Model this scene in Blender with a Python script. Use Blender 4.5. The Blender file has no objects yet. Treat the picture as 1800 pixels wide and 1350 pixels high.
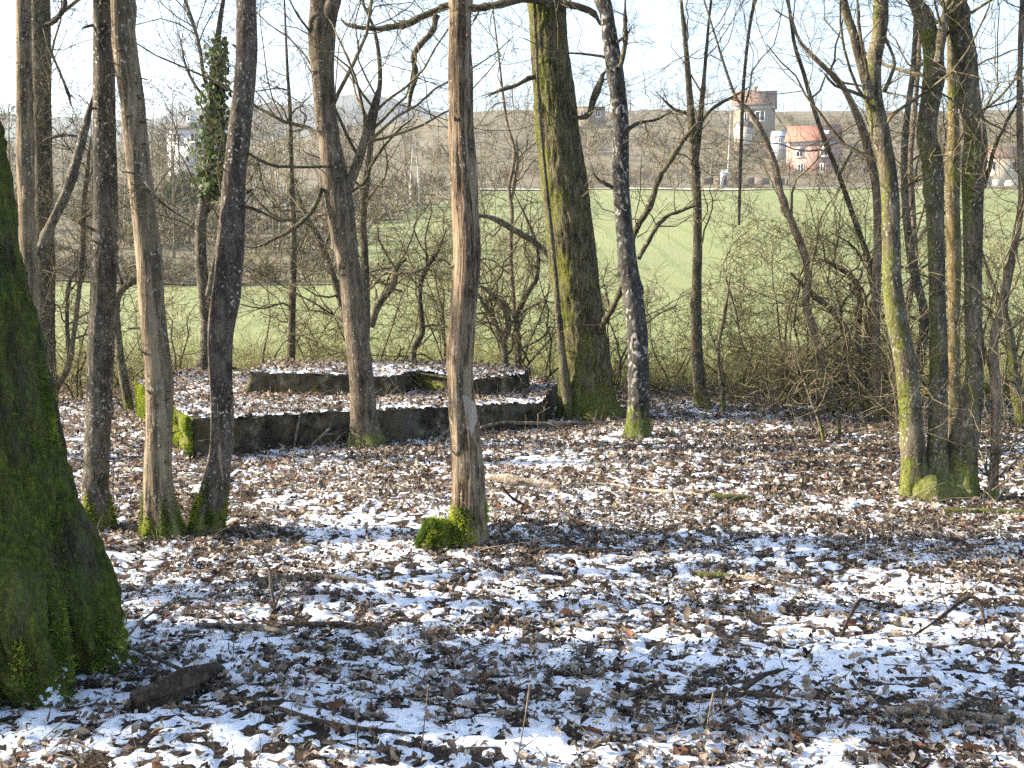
import bpy, math
import numpy as np
from mathutils import Vector

# ------------------------------------------------------------------ camera, sky, sun, exposure
scene = bpy.context.scene
col = scene.collection
R = math.radians
F, CAMZ = 2000.0, 1.7                      # focal length in pixels of the 1800 px wide photograph, eye height
PITCH = math.atan(225 / F)
cam_data = bpy.data.cameras.new('camera'); cam_data.sensor_width = 36; cam_data.lens = 36 * F / 1800
cam_data.clip_end = 6000; cam_data.clip_start = 0.05
cam = bpy.data.objects.new('camera', cam_data); col.objects.link(cam)
cam.location = (0, 0, CAMZ); cam.rotation_euler = (math.pi / 2 - PITCH, 0, 0)
scene.camera = cam

SUN_AZ, SUN_EL = -86.0, 25.0               # degrees from straight ahead (left is negative), height above horizon
to_sun = Vector((math.sin(R(SUN_AZ)) * math.cos(R(SUN_EL)), math.cos(R(SUN_AZ)) * math.cos(R(SUN_EL)), math.sin(R(SUN_EL))))
world = bpy.data.worlds.new('World'); scene.world = world; world.use_nodes = True
wn = world.node_tree.nodes; wl = world.node_tree.links
sky = wn.new('ShaderNodeTexSky'); sky.sky_type = 'NISHITA'; sky.sun_disc = False
sky.sun_elevation = R(SUN_EL); sky.sun_rotation = R(SUN_AZ); sky.altitude = 200
sky.air_density = 1.0; sky.dust_density = 1.6; sky.ozone_density = 1.5
bg = wn['Background']; bg.inputs['Strength'].default_value = 0.115
wl.new(sky.outputs['Color'], bg.inputs['Color'])
sun_d = bpy.data.lights.new('sun', 'SUN'); sun_d.energy = 5.0; sun_d.angle = R(0.53); sun_d.color = (1.0, 0.90, 0.74)
sun = bpy.data.objects.new('sun', sun_d); col.objects.link(sun); sun.location = (-30, 5, 20)
sun.rotation_euler = to_sun.to_track_quat('Z', 'Y').to_euler()
vs = scene.view_settings; vs.view_transform = 'Standard'; vs.look = 'None'; vs.gamma = 1; vs.exposure = 1.9
scene.cycles.max_bounces = 5; scene.cycles.diffuse_bounces = 2; scene.cycles.transmission_bounces = 3
scene.cycles.volume_bounces = 0; scene.cycles.transparent_max_bounces = 4
scene.cycles.use_denoising = False
try:
    scene.cycles.denoiser = 'OPENIMAGEDENOISE'; scene.cycles.denoising_prefilter = 'ACCURATE'
except Exception: pass
scene.cycles.use_adaptive_sampling = False; scene.cycles.sample_clamp_indirect = 1.0

rng = np.random.default_rng(7)
sp_, cp_ = math.sin(PITCH), math.cos(PITCH)
def at(px, py, Y):
    """point at forward distance Y that is seen at photograph pixel (px, py)"""
    u, v = (px - 900) / F, (675 - py) / F
    d = np.array([u, cp_ + v * sp_, -sp_ + v * cp_])
    return np.array([0, 0, CAMZ]) + d * (Y / d[1])
def gd(py):
    """distance at which flat ground is seen at pixel row py"""
    v = (675 - py) / F
    return CAMZ * (cp_ + v * sp_) / (sp_ - v * cp_)

# ------------------------------------------------------------------ noise
def _hash(i, j, k):
    h = (i.astype(np.int64) * 374761393 + j.astype(np.int64) * 668265263 + k.astype(np.int64) * 1274126177) & 0xffffffff
    h = ((h ^ (h >> 13)) * 1103515245) & 0xffffffff
    h = ((h ^ (h >> 15)) * 2246822519) & 0xffffffff
    return ((h ^ (h >> 16)) & 0xffffff) / float(0xffffff)
def vnoise(x, y, z):
    x, y, z = np.broadcast_arrays(np.asarray(x, float), np.asarray(y, float), np.asarray(z, float))
    i, j, k = np.floor(x), np.floor(y), np.floor(z)
    u, v, w = x - i, y - j, z - k
    u, v, w = u * u * (3 - 2 * u), v * v * (3 - 2 * v), w * w * (3 - 2 * w)
    r = 0
    for a in (0, 1):
        for b in (0, 1):
            for c in (0, 1):
                r = r + _hash(i + a, j + b, k + c) * (u if a else 1 - u) * (v if b else 1 - v) * (w if c else 1 - w)
    return r
def fbm(x, y, z=0.0, o=3):
    s, a, t = 0, 0.5, 0
    for q in range(o):
        f = 2.03 ** q
        s = s + a * vnoise(np.asarray(x) * f + 17.3 * q, np.asarray(y) * f - 9.1 * q, np.asarray(z) * f + 4.7 * q); t += a; a *= 0.5
    return s / t

# ------------------------------------------------------------------ terrain heights
KY = [-80, 0, 14, 19, 45, 70, 100, 150, 190, 230, 270, 330, 420, 700]
KZ = [0.2, 0, 0, -.12, 0.1, 2.0, 4.9, 10.4, 15.3, 23.3, 32.5, 43, 40, 10]
def land(x, y):
    x = np.asarray(x, float); y = np.asarray(y, float)
    z = sum(np.interp(y + o, KY, KZ) for o in (-6, -3, 0, 3, 6)) / 5 * np.clip((y - 14) / 12, 0, 1)
    side = 1 - 0.2 * np.clip((-x - 8) / 60, 0, 1)
    return z * side + (fbm(x / 14, y / 14) - .5) * np.clip((y - 20) / 60, 0, 1) * 1.4
# the concrete platform: outline of the lower slab and of the upper slab (x, y), tops are slightly tilted planes
LOW = [(-2.70, 9.48), (0.30, 11.2), (0.55, 13.3), (-3.9, 13.5), (-4.05, 12.2)]
UPP = [(-2.66, 11.3), (-1.24, 11.32), (-1.0, 12.0), (-0.38, 11.42), (0.13, 12.1), (0.22, 12.75), (-1.1, 12.75), (-2.6, 12.15)]
def low_top(x, y):  return 0.335 - 0.0235 * (x + 2.77) - 0.006 * (y - 9.66)
def upp_top(x, y):  return 0.555 - 0.042 * (x + 2.66) + 0.012 * (y - 11.3)
def inside(poly, x, y):
    x = np.asarray(x, float); y = np.asarray(y, float); c = np.zeros(np.broadcast(x, y).shape, bool)
    n = len(poly)
    for a in range(n):
        x0, y0 = poly[a]; x1, y1 = poly[(a + 1) % n]
        if y0 == y1: continue
        c ^= ((y0 > y) != (y1 > y)) & (x < (x1 - x0) * (y - y0) / (y1 - y0) + x0)
    return c
def floor_h(x, y):
    x = np.asarray(x, float); y = np.asarray(y, float)
    b = (fbm(x / 1.3, y / 1.3, 3.1, 2) - .5) * .10 + (fbm(x / .3, y / .3, 7.7, 2) - .5) * .035
    return b * np.clip((y + 10) / 12, .3, 1) + land(x, y)
def surf_h(x, y):
    h = floor_h(x, y)
    li = inside(LOW, x, y); ui = inside(UPP, x, y)
    n = (fbm(np.asarray(x) / .4, np.asarray(y) / .4, 5.5, 2) - .4) * .03
    h = np.where(li, low_top(x, y) + n, h)
    return np.where(ui, upp_top(x, y) + n, h)

# ------------------------------------------------------------------ mesh helpers
def new_mesh(name, V, faces, smooth=False, colors=None):
    me = bpy.data.meshes.new(name)
    V = np.ascontiguousarray(V, np.float32)
    if not isinstance(faces, (list, tuple)): faces = [faces]
    faces = [np.asarray(f, np.int32) for f in faces if len(f)]
    me.vertices.add(len(V)); me.vertices.foreach_set('co', V.ravel())
    nl = sum(f.size for f in faces); npoly = sum(len(f) for f in faces)
    me.loops.add(nl); me.polygons.add(npoly)
    me.loops.foreach_set('vertex_index', np.concatenate([f.ravel() for f in faces]))
    tot = np.concatenate([np.full(len(f), f.shape[1], np.int32) for f in faces])
    st = np.concatenate([[0], np.cumsum(tot)[:-1]]).astype(np.int32)
    me.polygons.foreach_set('loop_start', st)
    if smooth: me.polygons.foreach_set('use_smooth', np.ones(npoly, bool))
    if colors is not None:
        ca = me.color_attributes.new('col', 'FLOAT_COLOR', 'POINT')
        c4 = np.ones((len(V), 4), np.float32); c4[:, :3] = colors
        ca.data.foreach_set('color', c4.ravel())
    me.update(calc_edges=True); me.validate()
    return me
def obj(name, me, mat=None, parent=None, loc=None):
    o = bpy.data.objects.new(name, me); col.objects.link(o)
    if mat is not None and me is not None and not me.materials: me.materials.append(mat)
    if parent is not None: o.parent = parent
    if loc is not None: o.location = loc
    return o
def tag(o, label=None, cat=None, group=None, kind=None):
    for k, v in (('label', label), ('category', cat), ('group', group), ('kind', kind)):
        if v: o[k] = v
    return o
def thing(name, label, cat, loc=(0, 0, 0), group=None, rz=0):
    o = bpy.data.objects.new(name, None); col.objects.link(o); o.empty_display_size = .2
    o.location = loc; o.rotation_euler = (0, 0, rz)
    return tag(o, label, cat, group)
class MB:
    """collects pieces of ONE mesh"""
    def __init__(s): s.V = []; s.Q = []; s.T = []; s.C = []; s.n = 0
    def add(s, V, F, C=None):
        V = np.asarray(V, float); F = np.asarray(F)
        (s.Q if F.shape[1] == 4 else s.T).append(F + s.n); s.V.append(V); s.n += len(V)
        if C is not None: s.C.append(np.broadcast_to(C, (len(V), 3)))
        return s
    def box(s, x0, x1, y0, y1, z0, z1):
        V = [(x, y, z) for z in (z0, z1) for y in (y0, y1) for x in (x0, x1)]
        return s.add(V, [(0, 2, 3, 1), (4, 5, 7, 6), (0, 1, 5, 4), (2, 6, 7, 3), (0, 4, 6, 2), (1, 3, 7, 5)])
    def mesh(s, name, origin=None, smooth=False):
        V = np.concatenate(s.V)
        if origin is not None: V = V - np.asarray(origin)
        fs = [np.concatenate(f) for f in (s.Q, s.T) if f]
        return new_mesh(name, V, fs, smooth, np.concatenate(s.C) if s.C else None)

def nrm(v): return v / np.maximum(np.linalg.norm(v, axis=-1, keepdims=True), 1e-9)
REF = nrm(np.array([0.17, 0.95, 0.12]))
def tubes(P, Rad, sides):
    """P (N,K,3) paths, Rad (N,K) radii -> verts, quads"""
    N, K, _ = P.shape
    T = np.empty_like(P); T[:, 1:-1] = P[:, 2:] - P[:, :-2]; T[:, 0] = P[:, 1] - P[:, 0]; T[:, -1] = P[:, -1] - P[:, -2]
    T = nrm(T)
    A = np.cross(T, REF); bad = np.linalg.norm(A, axis=-1) < .15
    A = np.where(bad[..., None], np.cross(T, [1.0, 0, 0]), A); A = nrm(A); B = np.cross(T, A)
    th = np.arange(sides) / sides * 2 * np.pi
    V = P[:, :, None] + Rad[:, :, None, None] * (np.cos(th)[None, None, :, None] * A[:, :, None] + np.sin(th)[None, None, :, None] * B[:, :, None])
    idx = np.arange(N * K * sides).reshape(N, K, sides)
    a = idx[:, :-1]; b = idx[:, 1:]
    Q = np.stack([a, np.roll(a, -1, 2), np.roll(b, -1, 2), b], -1).reshape(-1, 4)
    return V.reshape(-1, 3), Q
RIB = np.random.default_rng(99)
def ribbons(P, Rad):
    """hair-thin twigs: one strip each, turned at random"""
    N, K, _ = P.shape
    T = nrm(P[:, -1] - P[:, 0]); A = nrm(np.cross(T, RIB.normal(0, 1, (N, 3))))[:, None] * Rad[..., None] * 1.3
    V = np.stack([P - A, P + A], 2).reshape(-1, 3); idx = np.arange(N * K * 2).reshape(N, K, 2)
    return V, np.stack([idx[:, :-1, 0], idx[:, :-1, 1], idx[:, 1:, 1], idx[:, 1:, 0]], -1).reshape(-1, 4)
def walk(r, S, D, L, K, wig, trop=0.0, sag=0.0):
    """crooked paths: starts S, directions D, lengths L -> (N,K,3)"""
    N = len(S); P = np.empty((N, K, 3)); P[:, 0] = S; d = nrm(D); st = (L / (K - 1))[:, None]
    for k in range(1, K):
        d = nrm(d + r.normal(0, wig, (N, 3)) + np.array([0, 0, trop]))
        P[:, k] = P[:, k - 1] + d * st
    return P
def spawn(r, P, Rad, n, t0, t1, ang0, ang1, up=0.0):
    """n side shoots on every path"""
    N, K, _ = P.shape
    t = r.uniform(t0, t1, (N, n)) * (K - 1); i = np.minimum(t.astype(int), K - 2); f = (t - i)[..., None]
    ii = np.arange(N)[:, None]
    S = P[ii, i] * (1 - f) + P[ii, i + 1] * f
    rr = Rad[ii, i] * (1 - f[..., 0]) + Rad[ii, i + 1] * f[..., 0]
    T = nrm(P[ii, i + 1] - P[ii, i])
    rnd = nrm(r.normal(0, 1, (N, n, 3))); side = nrm(rnd - T * np.sum(rnd * T, -1, keepdims=True))
    a = r.uniform(ang0, ang1, (N, n, 1))
    D = nrm(T * np.cos(a) + side * np.sin(a) + np.array([0, 0, up]))
    return S.reshape(-1, 3), D.reshape(-1, 3), rr.ravel(), (1 - t / (K - 1)).ravel()
def taper(r0, r1, K): return r0[:, None] * (1 - np.linspace(0, 1, K)) + r1[:, None] * np.linspace(0, 1, K)
def grow(r, mb, P, Rad, levels):
    """levels of side branches; each level: dict(n, L, rf, K, sides, wig, trop, t, ang, up)"""
    for lv in levels:
        S, D, rr, rest = spawn(r, P, Rad, lv['n'], lv.get('t', (.25, .98))[0], lv.get('t', (.25, .98))[1], *lv.get('ang', (.5, 1.15)), lv.get('up', 0))
        L = r.uniform(.55, 1.15, len(S)) * lv['L'] * (.45 + .55 * np.clip(rest * 1.4, 0, 1))
        r0 = np.minimum(rr * lv.get('rf', .6), lv.get('rmax', 9)) * r.uniform(.7, 1, len(S)); r0 = np.maximum(r0, lv.get('rmin', .0022))
        P = walk(r, S, D, L, lv['K'], lv.get('wig', .22), lv.get('trop', .03)); Rad = taper(r0, np.maximum(r0 * .35, lv.get('rmin', .0022) * .7), lv['K'])
        if lv.get('rib'): mb.add(*ribbons(P, Rad))
        else: mb.add(*tubes(P, Rad, lv.get('sides', 3)))
    return P, Rad

# ------------------------------------------------------------------ materials
class NB:
    def __init__(s, name):
        s.m = bpy.data.materials.new(name); s.m.use_nodes = True; s.t = s.m.node_tree; s.t.nodes.clear()
        s.out = s.t.nodes.new('ShaderNodeOutputMaterial')
    def n(s, typ, **kw):
        nd = s.t.nodes.new(typ)
        for k, v in kw.items():
            if k.startswith('p_'): setattr(nd, k[2:], v)
            else:
                key = int(k[1:]) if k[0] == 'i' and k[1:].isdigit() else k.replace('_', ' ')
                if hasattr(v, 'is_output') or hasattr(v, 'links'): s.t.links.new(v, nd.inputs[key])
                else: nd.inputs[key].default_value = v
        return nd
    def co(s, scale=(1, 1, 1)):
        tc = s.n('ShaderNodeTexCoord'); return s.n('ShaderNodeMapping', Vector=tc.outputs['Object'], Scale=scale).outputs[0]
    def z(s):
        tc = s.n('ShaderNodeTexCoord'); return s.n('ShaderNodeSeparateXYZ', Vector=tc.outputs['Object']).outputs
    def noise(s, vec, scale, detail=4, rough=.55, dist=0.0):
        return s.n('ShaderNodeTexNoise', Vector=vec, Scale=scale, Detail=detail, Roughness=rough, Distortion=dist).outputs[0]
    def ramp(s, fac, stops, interp='LINEAR'):
        nd = s.n('ShaderNodeValToRGB', Fac=fac); cr = nd.color_ramp; cr.interpolation = interp
        while len(cr.elements) < len(stops): cr.elements.new(.5)
        for e, (p, c) in zip(cr.elements, stops):
            e.position = p; e.color = (*c, 1) if hasattr(c, '__len__') else (c, c, c, 1)
        return nd.outputs[0]
    def mix(s, fac, a, b, blend='MIX'):
        nd = s.n('ShaderNodeMix', p_data_type='RGBA', p_blend_type=blend)
        for i, v in ((0, fac), (6, a), (7, b)):
            if hasattr(v, 'is_output'): s.t.links.new(v, nd.inputs[i])
            else: nd.inputs[i].default_value = v if i == 0 else (*v, 1)
        return nd.outputs[2]
    def math(s, op, a, b=0.0, clamp=False):
        nd = s.n('ShaderNodeMath', p_operation=op, p_use_clamp=clamp)
        for i, v in ((0, a), (1, b)):
            if hasattr(v, 'is_output'): s.t.links.new(v, nd.inputs[i])
            else: nd.inputs[i].default_value = v
        return nd.outputs[0]
    def bump(s, h, strength=.5, dist=.02):
        return s.n('ShaderNodeBump', Strength=strength, Distance=dist, Height=h).outputs[0]
    def done(s, color, rough=.9, normal=None, trans=None, spec=.2):
        b = s.n('ShaderNodeBsdfPrincipled')
        for k, v in (('Base Color', color), ('Roughness', rough), ('Specular IOR Level', spec), ('Normal', normal)):
            if v is None: continue
            if hasattr(v, 'is_output'): s.t.links.new(v, b.inputs[k])
            else: b.inputs[k].default_value = (*v, 1) if k == 'Base Color' else v
        sh = b.outputs[0]
        if trans:
            t = s.n('ShaderNodeBsdfTranslucent')
            if hasattr(color, 'is_output'): s.t.links.new(color, t.inputs[0])
            else: t.inputs[0].default_value = (*color, 1)
            sh = s.n('ShaderNodeMixShader', i0=trans, i1=sh, i2=t.outputs[0]).outputs[0]
        s.t.links.new(sh, s.out.inputs[0]); return s.m

MOSS_LO, MOSS_HI = (.026, .042, .006), (.19, .215, .022)
def bark(name, dark, mid, light, streak=14, zs=.22, lichen=0.0, moss_top=.25, moss=0.0, moss_side=0.0, bumpd=.012, snow=0.0, orange=0.0, spot=58, crack=.6, rings=0.0, lcol=(.44, .42, .35), moss_hi=MOSS_HI):
    """bark: streaky ground colour, cracks, pale lichen spots, moss up to a ragged height plus patches"""
    b = NB(name)
    v = b.co((1, 1, zs)); v1 = b.co()
    n1 = b.noise(v, streak, 5, .68, .5); n2 = b.noise(v1, 4.5, 3); n3 = b.noise(v, streak * 3.2, 3, .65)
    c = b.ramp(n1, [(.34, dark), (.50, mid), (.66, light)])
    c = b.mix(b.math('MULTIPLY', b.ramp(n3, [(.46, 0), (.58, 1)]), .5), c, dark)
    c = b.mix(b.math('MULTIPLY', b.ramp(n2, [(.38, 0), (.66, 1)]), .55), c, tuple(x * 1.3 for x in light))
    ck = b.ramp(b.math('ABSOLUTE', b.math('SUBTRACT', n1, .47)), [(.006, 1), (.035, 0)])
    c = b.mix(b.math('MULTIPLY', ck, crack), c, tuple(x * .4 for x in dark))
    if rings: c = b.mix(b.math('MULTIPLY', b.ramp(b.noise(b.co((.6, .6, 2.4)), 22, 2, .5), [(.665, 0), (.70, 1)]), rings), c, tuple(x * .5 for x in dark))
    if orange: c = b.mix(b.math('MULTIPLY', b.ramp(b.noise(v, 9, 4), [(.5, 0), (.6, 1)]), orange), c, (.30, .20, .07))
    if lichen:
        vd = b.noise(b.co((1, 1, .75)), spot, 2, .5, .2); big = b.noise(v1, 7.0, 2)
        l = b.math('MULTIPLY', b.ramp(vd, [(.655 - .05 * lichen, 0), (.70 - .05 * lichen, 1)]), b.ramp(big, [(.40, 0), (.56, .9)]))
        c = b.mix(l, c, lcol)
    z = b.z()[2]
    mn = b.noise(v1, 7.0, 4, .6)
    f = b.math('ADD', b.math('DIVIDE', b.math('SUBTRACT', moss_top, z), max(moss_top, .05) * .8), b.math('MULTIPLY', b.math('SUBTRACT', mn, .5), 3.0))
    mask = b.ramp(f, [(.0, 0), (.35, 1)])
    if moss:
        geo = b.n('ShaderNodeNewGeometry'); nx = b.n('ShaderNodeSeparateXYZ', Vector=geo.outputs['Normal']).outputs[0]
        mm = b.math('ADD', b.math('ADD', b.noise(b.co((1, 1, .45)), 5.5, 5, .68), (moss - .5) * .8), b.math('MULTIPLY', nx, moss_side * .25))
        mask = b.math('MAXIMUM', mask, b.ramp(mm, [(.47, 0), (.60, 1)]))
    mask = b.math('MULTIPLY', mask, b.ramp(n3, [(.35, 1), (.62, .35)]))
    mc = b.ramp(b.noise(v1, 45, 3), [(.3, MOSS_LO), (.7, moss_hi)])
    c = b.mix(mask, c, mc)
    if snow:
        geo = b.n('ShaderNodeNewGeometry'); nz = b.n('ShaderNodeSeparateXYZ', Vector=geo.outputs['Normal']).outputs[2]
        sm = b.math('ADD', nz, b.math('MULTIPLY', b.math('SUBTRACT', b.noise(v1, 26, 3), .5), 1.6))
        lowm = b.ramp(b.math('SUBTRACT', snow, z), [(0, 0), (.15, 1)])
        c = b.mix(b.math('MULTIPLY', b.ramp(sm, [(.60, 0), (.68, 1)]), lowm), c, (.82, .83, .85))
    h = b.math('ADD', n1, b.math('MULTIPLY', n3, .5))
    return b.done(c, .92, b.bump(h, 1.0, bumpd), spec=.15)
M = {}
M['big'] = bark('mossy_oak_bark', (.010, .009, .006), (.042, .038, .02), (.085, .078, .042), 18, .22, 0, .25, .60, .1, .04, snow=.26, moss_hi=(.13, .15, .014))
M['grey'] = bark('grey_lichen_bark', (.028, .024, .017), (.084, .072, .053), (.155, .132, .098), 18, .3, 1.15, .16, .22, rings=.5)
M['tan'] = bark('tan_streaky_bark', (.045, .034, .022), (.165, .125, .08), (.29, .225, .145), 17, .09, .7, .16, .14, rings=.85)
M['brown'] = bark('brown_scaly_bark', (.025, .020, .015), (.08, .063, .048), (.15, .121, .094), 22, .35, 1.0, .2, .10)
M['mid'] = bark('middling_bark', (.03, .023, .016), (.105, .082, .056), (.20, .158, .108), 24, .16, .4, .14, .25)
M['peel'] = bark('peeling_dead_wood', (.045, .026, .015), (.165, .115, .074), (.31, .235, .155), 24, .07, .3, .0, .0, crack=.9, bumpd=.02)
M['oak'] = bark('oak_bark', (.016, .013, .007), (.09, .076, .042), (.21, .178, .10), 34, .22, 0, .45, .50, -.40, .025, crack=.85, moss_hi=(.21, .225, .025))
M['white'] = bark('white_blotched_bark', (.013, .012, .010), (.045, .040, .034), (.10, .092, .08), 26, .4, 2.0, .28, .1, spot=26, lcol=(.36, .35, .31))
M['clump'] = bark('mossy_clump_bark', (.030, .025, .016), (.10, .082, .054), (.19, .155, .105), 24, .3, 1.1, .3, .42, -.4)
M['yellow'] = bark('yellowish_bark', (.03, .024, .012), (.11, .085, .045), (.20, .16, .082), 22, .25, .8, .1, .42, 0, orange=.25)
M['hazel'] = bark('hazel_bark', (.05, .036, .024), (.16, .12, .083), (.27, .21, .15), 26, .3, .4, .1, .12)
M['dark'] = bark('dark_edge_bark', (.022, .019, .012), (.08, .067, .044), (.155, .13, .085), 26, .3, .6, .2, .33)
M['twig'] = bark('twig_bark', (.045, .036, .02), (.13, .105, .06), (.25, .205, .118), 30, .5, 0, -9, .15)
M['limb'] = bark('limb_bark', (.022, .018, .011), (.072, .06, .037), (.14, .118, .073), 30, .5, .3, -9, .33)
M['shrub'] = bark('shrub_twigs', (.075, .06, .028), (.20, .165, .078), (.35, .29, .14), 20, .5, 0, -9, .38)
M['fallen'] = bark('fallen_wood', (.05, .036, .025), (.16, .12, .085), (.32, .26, .19), 24, .5, .3, -9, .05)
M['pale'] = bark('pale_barkless_wood', (.13, .10, .07), (.33, .27, .20), (.48, .41, .32), 20, .5, .0, -9, .04)
M['rotten'] = bark('rotten_wood', (.02, .013, .009), (.06, .04, .028), (.12, .085, .06), 24, .5, .0, -9, .12)
M['mossylog'] = bark('mossy_log', (.04, .03, .02), (.12, .10, .06), (.22, .18, .12), 20, .5, .2, -9, .66)

def mat_attr(name, trans=.35, rough=.8, vary=None):
    b = NB(name); a = b.n('ShaderNodeAttribute', p_attribute_name='col').outputs['Color']
    if vary:
        n = b.noise(b.co(), vary, 3); a = b.mix(1.0, a, b.ramp(n, [(.25, .55), (.75, 1.25)]), 'MULTIPLY')
    return b.done(a, rough, None, trans, spec=.25)
M['leaf'] = mat_attr('dead_leaf', .36, .6, 30)
M['moss'] = mat_attr('moss_tufts', .35, .9)
M['grass'] = mat_attr('grass_blades', .45, .8)
M['ivy'] = mat_attr('ivy_leaf', .25, .55)
b = NB('leaf_mould'); v = b.co()
n = b.noise(v, 26, 6, .7); n2 = b.noise(v, 2.2, 3)
c = b.ramp(n, [(.25, (.018, .012, .008)), (.5, (.06, .04, .027)), (.72, (.15, .10, .066))]); c = b.mix(b.math('MULTIPLY', n2, .4), c, (.05, .045, .025))
M['mould'] = b.done(c, .95, b.bump(n, 1, .03))
b = NB('snow'); v = b.co(); n = b.noise(v, 30, 5, .6); sp = b.ramp(b.noise(v, 75, 3), [(.66, 0), (.71, 1)])
c = b.mix(b.math('MULTIPLY', sp, .7), (.83, .845, .87), (.20, .14, .10)); M['snow'] = b.done(c, .6, b.bump(n, .5, .01), spec=.3)
b = NB('meadow_grass'); v = b.co(); n = b.noise(v, .35, 6, .65); n2 = b.noise(b.co((1, .25, 1)), .06, 4); n3 = b.noise(v, 6, 4, .7)
c = b.ramp(n, [(.3, (.18, .21, .075)), (.7, (.26, .28, .118))]); c = b.mix(b.ramp(n2, [(.4, 0), (.62, .55)]), c, (.30, .31, .145))
c = b.mix(b.math('MULTIPLY', n3, .35), c, (.13, .14, .05)); wv = b.n('ShaderNodeTexWave', Vector=b.co((1, .35, 0)), Scale=.16, Distortion=2.5, Detail=2.0).outputs[1]; c = b.mix(b.ramp(wv, [(.80, 0), (.95, .35)]), c, (.13, .16, .05)); c = b.mix(b.ramp(b.noise(v, .12, 5, .7), [(.54, 0), (.64, .65)]), c, (.20, .18, .09)); M['meadow'] = b.done(c, .95, b.bump(n3, .6, .1))
b = NB('scrub_ground'); v = b.co(); n = b.noise(v, .5, 6, .7); n2 = b.noise(v, .07, 3)
c = b.ramp(n, [(.3, (.09, .075, .042)), (.7, (.22, .185, .11))]); c = b.mix(b.ramp(n2, [(.5, 0), (.62, .6)]), c, (.20, .16, .10)); M['scrub'] = b.done(c, .95, b.bump(n, .6, .3))
b = NB('far_hill'); n = b.noise(b.co(), .03, 5, .7); M['hill'] = b.done(b.ramp(n, [(.3, (.03, .04, .03)), (.7, (.08, .085, .06))]), .95)
def plain(name, c0, c1, scale=6, rough=.85, bd=.01, stretch=(1, 1, 1)):
    b = NB(name); n = b.noise(b.co(stretch), scale, 5, .65); return b.done(b.ramp(n, [(.3, c0), (.7, c1)]), rough, b.bump(n, .4, bd))
def concrete(name, k, streak):
  b = NB(name); v = b.co(); vz = b.co((1, 1, .25))
  n = b.noise(v, 9, 6, .7); st = b.noise(vz, 5, 5, .65); n3 = b.noise(v, 45, 4, .7)
  c = b.ramp(n, [(.36, tuple(x * k for x in (.012, .010, .006))), (.5, tuple(x * k for x in (.045, .036, .023))), (.66, tuple(x * k for x in (.15, .125, .085)))])
  c = b.mix(b.ramp(st, [(.42, 0), (.56, streak)]), c, (.014, .012, .008)); c = b.mix(b.ramp(b.noise(v, 1.7, 4, .6), [(.56, 0), (.64, .55)]), c, (.16, .15, .125))
  c = b.mix(b.ramp(b.noise(v, 3.6, 5, .7), [(.50, 0), (.62, .6)]), c, (.09, .062, .026))
  geo = b.n('ShaderNodeNewGeometry'); nx = b.n('ShaderNodeSeparateXYZ', Vector=geo.outputs['Normal']).outputs[0]
  mm = b.math('SUBTRACT', b.noise(v, 6, 5, .65), b.math('MULTIPLY', nx, .22))
  c = b.mix(b.ramp(mm, [(.56, 0), (.67, .85)]), c, b.ramp(n3, [(.3, MOSS_LO), (.7, (.22, .23, .03))]))
  return b.done(c, .95, b.bump(b.math('ADD', n, b.math('MULTIPLY', n3, .4)), .9, .02))
M['concrete'] = concrete('weathered_concrete', 1.5, .7); M['concrete_pale'] = concrete('paler_concrete', 1.7, .55)

# ------------------------------------------------------------------ ground sheets (the setting)
def grid_sheet(xs, ys, hf):
    X, Y = np.meshgrid(xs, ys); Z = hf(X, Y); V = np.stack([X, Y, Z], -1).reshape(-1, 3)
    idx = np.arange(X.size).reshape(X.shape)
    return V, np.stack([idx[:-1, :-1], idx[:-1, 1:], idx[1:, 1:], idx[1:, :-1]], -1).reshape(-1, 4)
xs = np.concatenate([np.linspace(-45, -9, 30)[:-1], np.arange(-9, 9.001, .09), np.linspace(9, 45, 30)[1:]])
ys = np.concatenate([np.linspace(-40, 2, 30)[:-1], np.arange(2, 9, .08), np.arange(9, 16.5, .11)])
V, Q = grid_sheet(xs, ys, floor_h)
V[:, 2] = np.where(V[:, 1] > 16.3, V[:, 2] - .3, V[:, 2])
tag(obj('forest_floor', new_mesh('forest_floor', V, Q, True), M['mould']), 'brown woodland ground of leaf mould between the trees', 'ground', kind='structure')
floor_obj = bpy.data.objects['forest_floor']
ys = np.concatenate([np.arange(15.6, 40, .8), np.arange(40, 160, 4), np.arange(160, 440, 8)])
xs = np.concatenate([np.linspace(-420, -80, 40)[:-1], np.arange(-80, 110, 2.5), np.linspace(110, 420, 40)])
def meadow_h(x, y): return land(x, y) - .03 + (fbm(x / 1.1, y / 1.1, 2) - .5) * .12 * (np.asarray(y) < 60)
V, Q = grid_sheet(xs, ys, meadow_h)
tag(obj('meadow', new_mesh('meadow', V, Q, True), M['meadow']), 'pale green sunlit meadow rising behind the wood edge', 'field', kind='structure')
# brown wooded slope: left of a slanting hedge line, and everything beyond the track at the meadow's top
def is_wood(x, y):
    x = np.asarray(x, float); y = np.asarray(y, float)
    edge = np.interp(y, [50, 62, 90, 115, 150], [-8.5, -10.5, -11.5, -10.5, -3])
    return ((y > 50.5) & (x < edge)) | (y > 150)
xs = np.concatenate([np.linspace(-420, -80, 40)[:-1], np.arange(-80, 110, 2.0), np.linspace(110, 420, 40)])
ys = np.concatenate([np.arange(49, 160, 2.0), np.arange(160, 440, 8)])
V, Q = grid_sheet(xs, ys, lambda x, y: meadow_h(x, y) + .06)
cen = V[Q].mean(1); Q = Q[is_wood(cen[:, 0], cen[:, 1])]
tag(obj('scrub_slope', new_mesh('scrub_slope', V, Q, True), M['scrub']), 'brown scrubby hillside beyond the meadow', 'hillside', kind='structure')
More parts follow.
